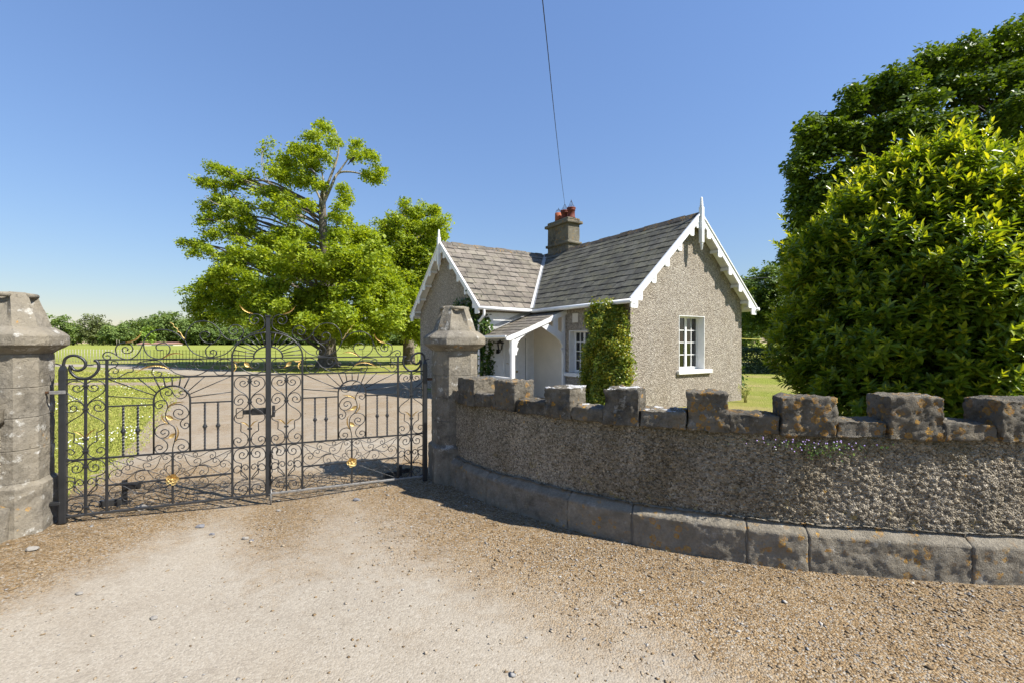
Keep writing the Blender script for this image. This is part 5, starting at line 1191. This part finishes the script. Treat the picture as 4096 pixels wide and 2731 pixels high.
wd=crown('far_wood',wood,None,MAT['leaf_far'],78,.05,14,1.6,2.6); tag(wd,'far woodland closing the horizon on both sides of the pasture','woodland',kind='stuff')
# hedge and field fence at the right ---------------------------------
def leaf_block(name,lo,hi,n,mat,leaf,seed,label,cat):
    r=np.random.default_rng(seed); lo=V(*lo);hi=V(*hi); C=lo+(hi-lo)*r.uniform(0,1,(n,3)); face=r.integers(0,3,n)
    C[face==0,1]=lo[1]+r.normal(size=(face==0).sum())*.07; C[face==1,2]=hi[2]+r.normal(size=(face==1).sum())*.06
    N=unit(np.array([0,-.6,.7])+r.normal(size=(n,3))*.6); v,f=leaf_quads(C,N,leaf*r.lognormal(0,.3,n),.65,r)
    o=mesh_obj(name,v,f,mat,None,tint=np.repeat(np.clip(r.normal(.45,.2,n),0,1),4)); 
    return tag(o,label,cat)
pa=at(1700,857,24.2)
leaf_block('hedge',(pa[0]-1.5,24.2,0),(pa[0]+7,25.4,1.26),16000,MAT['hedge'],.10,41,'dense dark clipped hedge across the lawn beside the cottage','hedge')
# ------------------------------------------------------------------ laurel
r=np.random.default_rng(51); LC=V(6.15,6.8,0)
def laurel_surface(d):
    """outline radius of the bush in direction d (N,3), lumpy"""
    ex=np.array([1.6,1.52,2.1]); k=1/((np.abs(d/ex)**2.5).sum(1))**.4
    lump=np.array([mnoise.fractal(Vector(tuple(x*2.2)),1,2,3) for x in d]); return k*(1+.15*lump)
M=4300; d=unit(r.normal(size=(M,3))*np.array([1,1,1.0])); d[:,2]=np.where(d[:,2]<-.75,-d[:,2],d[:,2])
rad=laurel_surface(d)*np.where(r.uniform(0,1,M)<.8,r.uniform(.92,1.08,M),r.uniform(.7,.95,M))
base=LC+V(0,0,1.95)+d*rad[:,None]
base[:,2]=np.where(base[:,2]<.15,.15+r.uniform(0,.6,M),base[:,2])
sd=unit(d*np.array([.75,.75,.35])+np.array([0,0,.75])+r.normal(size=(M,3))*.22)
tall=(d[:,2]>.35)&(r.uniform(0,1,M)<.16); ln=np.where(tall,r.uniform(.28,.46,M),r.uniform(.11,.24,M))
k=15; idx=np.repeat(np.arange(M),k); f_=np.tile(np.linspace(0,1,k),M); tot=M*k
ang=f_*k*2.4+r.uniform(0,6.28,M)[idx]; ref=unit(np.cross(sd,r.normal(size=(M,3)))); s2=np.cross(sd,ref)
out=ref[idx]*np.cos(ang)[:,None]+s2[idx]*np.sin(ang)[:,None]
C=base[idx]+sd[idx]*(f_*ln[idx])[:,None]
open_=np.where(f_<.75,1.0,1.25-f_)                       # top leaves stand up
tdir=unit(out*(.95*open_+.1)[:,None]+sd[idx]*(.35+.75*f_**2)[:,None]+r.normal(size=(tot,3))*.15)
nor=unit(sd[idx]*.8+np.array([0,0,.4])-out*.25+r.normal(size=(tot,3))*.15)
sz=(.13-.04*f_**3)*r.lognormal(0,.16,tot)
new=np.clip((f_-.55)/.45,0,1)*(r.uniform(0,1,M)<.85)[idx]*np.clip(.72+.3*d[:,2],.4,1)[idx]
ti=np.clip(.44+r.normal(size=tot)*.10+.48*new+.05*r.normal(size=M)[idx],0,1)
v,f=leaf_long(C,nor,tdir,sz,.36)
lb=thing('laurel_bush','tall laurel bush with glossy yellow-green shoots behind the stone wall','bush',tuple(LC))
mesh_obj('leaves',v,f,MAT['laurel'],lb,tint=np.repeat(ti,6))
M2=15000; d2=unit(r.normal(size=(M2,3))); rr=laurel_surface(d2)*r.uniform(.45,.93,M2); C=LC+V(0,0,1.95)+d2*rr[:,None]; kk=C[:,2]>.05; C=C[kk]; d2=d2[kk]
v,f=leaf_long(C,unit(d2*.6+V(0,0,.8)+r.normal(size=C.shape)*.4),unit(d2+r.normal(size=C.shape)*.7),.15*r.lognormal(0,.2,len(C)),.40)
mesh_obj('inner_leaves',v,f,MAT['laurel'],lb,tint=np.repeat(np.clip(r.normal(.18,.1,len(C)),0,.5),6))  # darker tint puts the shade of the bush's deep gaps into the leaf colour
mb=MB(); rq=random.Random(5)
for q in range(60):
    i=rq.randrange(M); e=base[i]; s=LC+V(rq.uniform(-.4,.4),rq.uniform(-.4,.4),0); m_=s+(e-s)*.5+V(0,0,.3)
    mb.tube(crv([s,m_,e],5),[.045*(1-.8*k/10)+.004 for k in range(11)],5)
mb.build('stems',MAT['bark_dark'],lb)
# ------------------------------------------------------------------ climbing shrub on the shaded side wall, creeper on the far gable
def wall_plant(name,label,cat,pts_fn,M,leaf,mat,seed,base,stem_to,asp=.6,k=9,tb=.42,stem_from=None):
    r=np.random.default_rng(seed); t=thing(name,label,cat,base)
    P,N=pts_fn(r,M); idx=np.repeat(np.arange(len(P)),k); tot=len(idx)
    C=P[idx]+r.normal(size=(tot,3))*leaf*1.0; nn=unit(N[idx]*.7+np.array([0,0,.55])+r.normal(size=(tot,3))*.5)
    v,f=leaf_quads(C,nn,leaf*r.lognormal(0,.3,tot),asp,r)
    gl=r.uniform(0,1,len(P))
    mesh_obj('leaves',v,f,mat,t,tint=np.repeat(np.clip(tb+r.normal(size=tot)*.15+(r.normal(size=len(P))*.16)[idx],0,1),4))
    mb=MB(); rq=random.Random(seed)
    for q in range(14):
        e=P[rq.randrange(len(P))]-N[0]*.12; s=V(*base)+V(rq.uniform(-.1,.1),rq.uniform(-.1,.1),0); mb.tube(crv([s,(s+e)/2+V(rq.uniform(-.2,.2),rq.uniform(-.2,.2),.1),e],5),[.02-.0014*i for i in range(11)],5)
    mb.build('stems',MAT['bark_dark'],t); return t
def shrub_pts(r,M):
    z=r.uniform(.05,2.55,M*2); n=np.array([mnoise.fractal(Vector((a*.9,3.1,0)),1,2,2) for a in z])
    half=.66*np.clip(1.15-((z-.9)/1.75)**2*.62,.3,1.15)+.16*n; c=.62-.02*(z-1.2)+.12*n
    a=c+half*r.uniform(-1,1,M*2); e=1-((a-c)/half)**2; thick=.50*np.sqrt(np.clip(e,0,1))*np.clip(1.1-((z-1.0)/1.9)**2*.4,.4,1)
    lump=1.6*np.array([mnoise.fractal(Vector((x*2.6,y*2.6,1.7)),1,2,2) for x,y in zip(a,z)])
    b=-thick*(1+.35*lump)*np.where(r.uniform(0,1,M*2)<.75,r.uniform(.85,1.05,M*2),r.uniform(.2,.9,M*2))-.03
    P=np.stack(cot(a,b,z),-1)[:M]; nn=np.stack([(a-c)/half*.8,-np.ones(M*2),np.zeros(M*2)],-1)[:M]
    N=nn[:,0:1]*np.array([AX[0],AX[1],0])+nn[:,1:2]*np.array([BX[0],BX[1],0]); return P,unit(N)
wall_plant('climbing_shrub','bushy evergreen climber with yellowish tips on the wall beside the front gable','climber',shrub_pts,3000,.052,MAT['shrub'],61,cot(.72,-.15,0),None,k=11,tb=.62)
def ivy_pts(r,M):
    o=[]
    a=r.uniform(3.85,5.5,M*4); z=r.uniform(.2,3.3,M*4)
    keep=(z<3.0-.55*abs(a-4.55)-.25*np.sin(a*7))&(z>1.15*(a-4.1))
    a,z=a[keep][:int(M*.75)],z[keep][:int(M*.75)]; b=B1-.05-r.uniform(0,.16,len(a)); P=np.stack(cot(a,b,z),-1); N=np.tile([-BX[0],-BX[1],0.],(len(a),1))
    m=M-len(a); z2=r.uniform(.1,2.3,m); b2=B1-.02+r.uniform(-.15,.24,m)*np.clip(1.3-.3*z2,.5,1); a2=A1-.04-r.uniform(0,.10,m); P2=np.stack(cot(a2,b2,z2),-1); N2=np.tile([-AX[0],-AX[1],0.],(m,1))
    return np.vstack([P,P2]),np.vstack([N,N2])
wall_plant('creeper','dark leafy creeper climbing the corner of the shaded gable behind the pillar','climber',ivy_pts,1100,.075,MAT['ivy'],62,cot(4.2,B1-.12,0),None,asp=.85,k=5,tb=.45)
def bush_pts(x,y,h,w):
    def f(r,M):
        d=unit(r.normal(size=(M,3))); d[:,2]=abs(d[:,2]); q=r.uniform(.5,1.05,M)[:,None]
        return np.array([x,y,0])+d*q*np.array([w,w,h]),d
    return f
pB=cot(.9,L+.55,0)
wall_plant('small_bush','small green bush against the far corner of the cottage by the lawn','bush',bush_pts(pB[0],pB[1],1.5,.55),300,.09,MAT['ivy'],63,(pB[0],pB[1],0),None,k=8,tb=.5)
# weeds behind and on the wall ---------------------------------------
def weed(x,y,z0,h,n,label,seed,mat):
    r=random.Random(seed); mb=MB()
    for q in range(n):
        a=r.uniform(0,6.28); l=h*r.uniform(.5,1); e=V(x+math.cos(a)*l*.45,y+math.sin(a)*l*.45,z0+l); mb.cur=r.random()
        mb.tube(crv([(x+r.uniform(-.04,.04),y+r.uniform(-.04,.04),z0),(x+math.cos(a)*l*.15,y+math.sin(a)*l*.15,z0+l*.6),tuple(e)],3),.0035,3)
        for k in range(3):
            p=e+V(r.uniform(-.03,.03),r.uniform(-.03,.03),-k*.04); mb.add([tuple(p),tuple(p+V(.012,.008,.012)),tuple(p+V(0,0,.028)),tuple(p+V(-.012,-.008,.012))],[(0,1,2,3)])
    mb.cur=0; o=mb.build('weed',mat); return tag(o,label,'weed')
g1=cot(-.35,4.0,0); weed(g1[0],g1[1],0,.55,26,'wispy yellowing weeds at the foot of the sunny gable wall',71,MAT['blade'])
def toadflax():
    r=np.random.default_rng(72); n=230; s=3.62+r.normal(size=n)*.17; zz=.905-abs(r.normal(size=n))*.045-.03*np.exp(-((s-3.62)/.1)**2)*r.uniform(0,2,n)
    base=V(*wall_right(3.62,-.06,.93)); t=thing('trailing_weed','tiny purple-flowered trailing weed rooted under the coping stones','weed',tuple(base))
    P=np.stack(wall_right(s,-.055+r.uniform(0,.035,n),zz),-1); N=unit(np.array([0,-1.,.4])+r.normal(size=(n,3))*.5); v,f=leaf_quads(P,N,.013*r.lognormal(0,.3,n),.9,r)
    mesh_obj('leaves',v,f,MAT['ivy'],t,tint=np.repeat(np.clip(r.normal(.62,.22,n),0,1),4))
    m=40; s=3.55+r.normal(size=m)*.2; P=np.stack(wall_right(s,-.02+r.uniform(0,.02,m),.925-abs(r.normal(size=m))*.035),-1); v,f=leaf_quads(P,unit(np.array([0,-1.,.5])+r.normal(size=(m,3))*.3),np.full(m,.011),.9,r)
    mesh_obj('flowers',v,f,m_plain('lilac_petals',(.38,.28,.55),.8,.1),t)
toadflax()
# ------------------------------------------------------------------ fences
def estate_fence(P0,P1,step,h,rails,mat,label,rp=.012,wob=0):
    P0,P1=V(*P0),V(*P1); ln=np.linalg.norm(P1-P0); n=int(ln/step); t=thing('estate_fence',label,'fence',(P0[0],P0[1],0)); r=random.Random(n)
    for i in range(n+1):
        p=P0+(P1-P0)*i/n; mb=MB(); x,y=p[0],p[1]; w=r.uniform(-wob,wob); mb.tube([(x,y,-.1),(x+w*.5,y,h*.5),(x+w,y,h+.03)],rp,4); mb.build('post',mat,t)
    for z in rails:
        mb=MB(); mb.tube([(P0[0],P0[1],z*h),((P0[0]+P1[0])/2,(P0[1]+P1[1])/2,z*h),(P1[0],P1[1],z*h)],.008,4); mb.build('rail',mat,t)
fa,fb,fc=at(128,831,38.5),at(345,835,35.6),at(520,842,31.2)
estate_fence((fa[0],38.5),(fb[0],35.6),.335,1.06,(.12,.32,.53,.75,.97),MAT['estate_white'],'flaking white metal estate fence along the sunny pasture',.015)
estate_fence((fb[0]+.33,35.55),(fc[0],32.6),.345,1.06,(.12,.32,.53,.75,.97),MAT['rust'],'rusty unpainted estate fence in the shade of the big tree',.016)
fd=at(960,838,35.2); estate_fence((fc[0]+.5,32.6),(fd[0]+2,35.2),1.9,1.06,(.12,.32,.53,.75,.97),MAT['rust'],'thin rusty rail fence with wide gaps behind the tree trunk',.018,.05)
fe=at(1690,800,58); estate_fence((fe[0],58),(fe[0]+14,58),1.8,1.2,(.45,.95),MAT['bark_dark'],'dark post and rail fence beyond the hedge',.05)
# far buildings, pole, wires, birds ------------------------------------
def barn(px0,px1,d,h,label):
    a,b=at(px0,790,d),at(px1,790,d); t=thing('farm_building',label,'barn',(a[0],d,0)); mb=MB(); mb.box((a[0],d,0),(b[0],d+8,h)); mb.build('wall',MAT['cream'],t)
    mb=MB(); mb.prism([(d-.5,h),(d+8.5,h),(d+4,h+1.1)],lambda p,q,t_:(t_,p,q),a[0]-.5,b[0]+.5); mb.build('roof',m_plain('faded_red_roof',(.30,.17,.13),.8,.2),t)
barn(315,326,286,.9,'tiny far pink-roofed farm shed nearer the pillar'); barn(348,398,288,1.0,'long low far pink-roofed farm building under the trees')
pp=at(268,792,250); t=thing('utility_pole','thin pole standing at the far edge of the pasture','pole',(pp[0],250,0)); mb=MB(); mb.tube([(pp[0],250,0),(pp[0],250,3.4)],.12,6); mb.build('post',MAT['bark'],t); mb=MB(); mb.tube([(pp[0]+1.4,250,0),(pp[0]+1.4,250,3.2)],.1,6); mb.build('post',MAT['bark'],t)
def cable(pts,r,label,mat):
    mb=MB(); mb.tube(crv([tuple(p) for p in pts],10),r,5); tag(mb.build('cable',mat),label,'cable')
c0=V(*cot(5.38,2.385,6.55))
c9=at(1246,0,5.0)
pts=[c0+(c9-c0)*q+V(0,0,-.30*4*q*(1-q)*.5) for q in np.linspace(0,1,6)]; pts.append(c9+(c9-c0)*.5)
cable(pts,.006,'thin black cable rising from the chimney into the sky',MAT['wire'])
e0=V(*cot(1.5,L+.3,3.35)); cable([e0,at(1750,638,19),at(1830,644,24),at(2000,650,34)],.012,'dark wire strung from behind the cottage eaves towards the dark tree',MAT['wire'])
n=NM('yellow_rope'); MAT['yellow']=n.done((.42,.38,.06),.6)
cable([at(1690,777,21),at(1760,780,21.5),at(1900,784,22.5)],.016,'taut yellow rope stretched above the hedge',MAT['yellow'])
def crow(px,py,d,label,s=1):
    p=at(px,py,d); mb=MB(); x,y,z=p
    mb.tube([(x-.16*s,y,z-.13),(x-.05*s,y,z-.02),(x+.08*s,y,z+.10),(x+.13*s,y,z+.17),(x+.19*s,y,z+.16),(x+.25*s,y,z+.14)],[.02,.075,.085,.055,.05,.008],8)
    mb.tube([(x-.05*s,y,z-.02),(x-.20*s,y,z-.20),(x-.27*s,y,z-.28)],[.05,.035,.02],6); mb.tube([(x,y-.02,z-.02),(x,y-.02,z-.13)],.008,4); mb.tube([(x,y+.03,z-.02),(x,y+.03,z-.13)],.008,4)
    tag(mb.build('crow',MAT['black']),label,'bird')
crow(808,369,D1-1.6,'black bird perched on the outer right limb of the big tree'); crow(719,395,D1-4.2,'black bird sitting in the upper middle of the big tree',-1)
# ------------------------------------------------------------------ grass, daisies, odd stones
r=np.random.default_rng(81); n=360000
d=4.0*np.exp(r.uniform(0,1,n)*math.log(26/4.0)); px=r.uniform(-700,1000,n); x=(px-1176)/1053.68*d; y=d
ins=inpoly(x,y,DRIVE); ed=seg_dist(x,y,DRIVE+[DRIVE[0]]); u=(x-G0[0])*GX+(y-G0[1])*GY; vq=-(x-G0[0])*GY+(y-G0[1])*GX
ok=((~ins)|((ed<.22)&(r.uniform(0,1,n)<.35)))&(vq>.25)&((x-O2[0])*BX[0]+(y-O2[1])*BX[1]<B1-.3)
x,y,d=x[ok],y[ok],d[ok]
# right-hand lawn beside the cottage
n2=2; x2=r.uniform(6.6,11,n2); y2=r.uniform(11.5,24,n2); b_=(x2-O2[0])*BX[0]+(y2-O2[1])*BX[1]; k=b_>99; x=np.r_[x,x2[k]]; y=np.r_[y,y2[k]]; d=np.r_[d,y2[k]]
N=len(x); a=r.uniform(0,6.283,N); h=(.010+.0009*d)*r.lognormal(0,.35,N); w=.0022+.0011*d
tilt=r.normal(size=(N,2))*.5*h[:,None]
b0=np.c_[x-np.cos(a)*w,y-np.sin(a)*w,np.full(N,-.005)]; b1=np.c_[x+np.cos(a)*w,y+np.sin(a)*w,np.full(N,-.005)]; tp=np.c_[x+tilt[:,0],y+tilt[:,1],h]
v=np.stack([b0,b1,tp],1).reshape(-1,3); f=np.arange(3*N).reshape(-1,3)
patch=np.array([mnoise.fractal(Vector((p*.28,q*.28,2.)),1,2,3) for p,q in zip(x[::4],y[::4])]); patch=np.repeat(patch,4)[:N]
tn=np.clip(.42+.6*patch+r.normal(size=N)*.12,0,1)
tag(mesh_obj('grass_blades',v,f,MAT['blade'],tint=np.repeat(tn,3)),'short grass blades of the lawn with straw-coloured dry patches','grass',kind='stuff')
n=1700; d=6.0*np.exp(r.uniform(0,1,n)*math.log(28/6)); px=r.uniform(100,460,n); x=(px-1176)/1053.68*d; y=d; cl=np.array([mnoise.fractal(Vector((p*.55,q*.55,7.)),1,2,3) for p,q in zip(x,y)])
ok=(~inpoly(x,y,DRIVE))&(cl>.16); x,y,d=x[ok],y[ok],d[ok]; N=len(x); s=.009+.0005*d
P=np.c_[x,y,.035+.0022*d]; v,f=leaf_quads(P,unit(np.array([.1,-.4,1.])+r.normal(size=(N,3))*.25),s*2,1.0,r)
tag(mesh_obj('daisies',v,f,MAT['daisy']),'white daisies dotted over the lawn','daisies',kind='stuff')
def stone(px,py,s,label,mat,seed):
    dd=1.6*1053.68/(py-787.44); x=(px-1176)/1053.68*dd; bm=bmesh.new(); bmesh.ops.create_icosphere(bm,subdivisions=2,radius=1); r=random.Random(seed)
    for v in bm.verts:
        e=1+.35*fbm(v.co,2,1.3,seed); v.co=Vector((v.co.x*s*1.3*e+x,v.co.y*s*.9*e+dd,v.co.z*s*.6*e+gz(x,dd)+s*.3))
    mb=MB(); mb.bm(bm); tag(mb.build('stone',mat),label,'stone','single stones lying on the gravel')
for px,py,s,l,m in ((75,1261,.035,'flat pale stone on the brown gravel below the pale pillar','pebble_white'),(354,1410,.018,'white pebble alone on the pale wheel track','pebble_white'),(182,1358,.018,'small buff pebble near the edge of the brown gravel','pebble_white'),(819,1142,.028,'dark grey stone on the gravel under the chained gate leaf','pebble_grey'),(487,1214,.018,'grey chip lying on the pale track before the gate','pebble_grey'),(563,1223,.022,'pale pebble before the lock-bearing gate leaf','pebble_white'),(578,1227,.014,'small dark chip touching the shaded strip before the gate','pebble_grey'),(460,1198,.03,'grey flake of slate just outside the gate','pebble_grey'),(640,1159,.018,'white pebble beside the drop bolt','pebble_white'),(324,1165,.05,'pale stone behind the bars of the lock-bearing leaf','pebble_white')):
    stone(px,py,s,l,MAT[m],px)

r=random.Random(91); mb=MB()
for q in range(170):
    sv=r.uniform(.2,5.2); o=abs(r.gauss(0,.22))+.03; p=V(*wall_right(sv,o,0)); 
    if q%4==0: p=V(*gate(r.uniform(-.2,1.5),r.uniform(.05,.6),0))
    if q%7==0: p=V(r.uniform(-4.6,-3.2),r.uniform(2.9,3.9),0)
    a=r.uniform(0,6.28); l=r.uniform(.02,.06); z=gz(p[0],p[1])+.008; mb.cur=r.uniform(.1,1)
    mb.tube([(p[0],p[1],z),(p[0]+l*.6*math.cos(a),p[1]+l*.6*math.sin(a),z+r.uniform(0,.008)),(p[0]+l*math.cos(a+.4),p[1]+l*math.sin(a+.4),z)],r.uniform(.0012,.0028),4)
mb.cur=0; nn=NM('dry_litter'); MAT['litter']=nn.done(nn.ramp(nn.attr('tint'),(0,(.10,.055,.025)),(.5,(.26,.17,.08)),(1,(.42,.33,.18))),.9,spec=.1)
tag(mb.build('dry_litter',MAT['litter']),'dry stalks and twigs lying along the foot of the wall and under the gate','litter',kind='stuff')
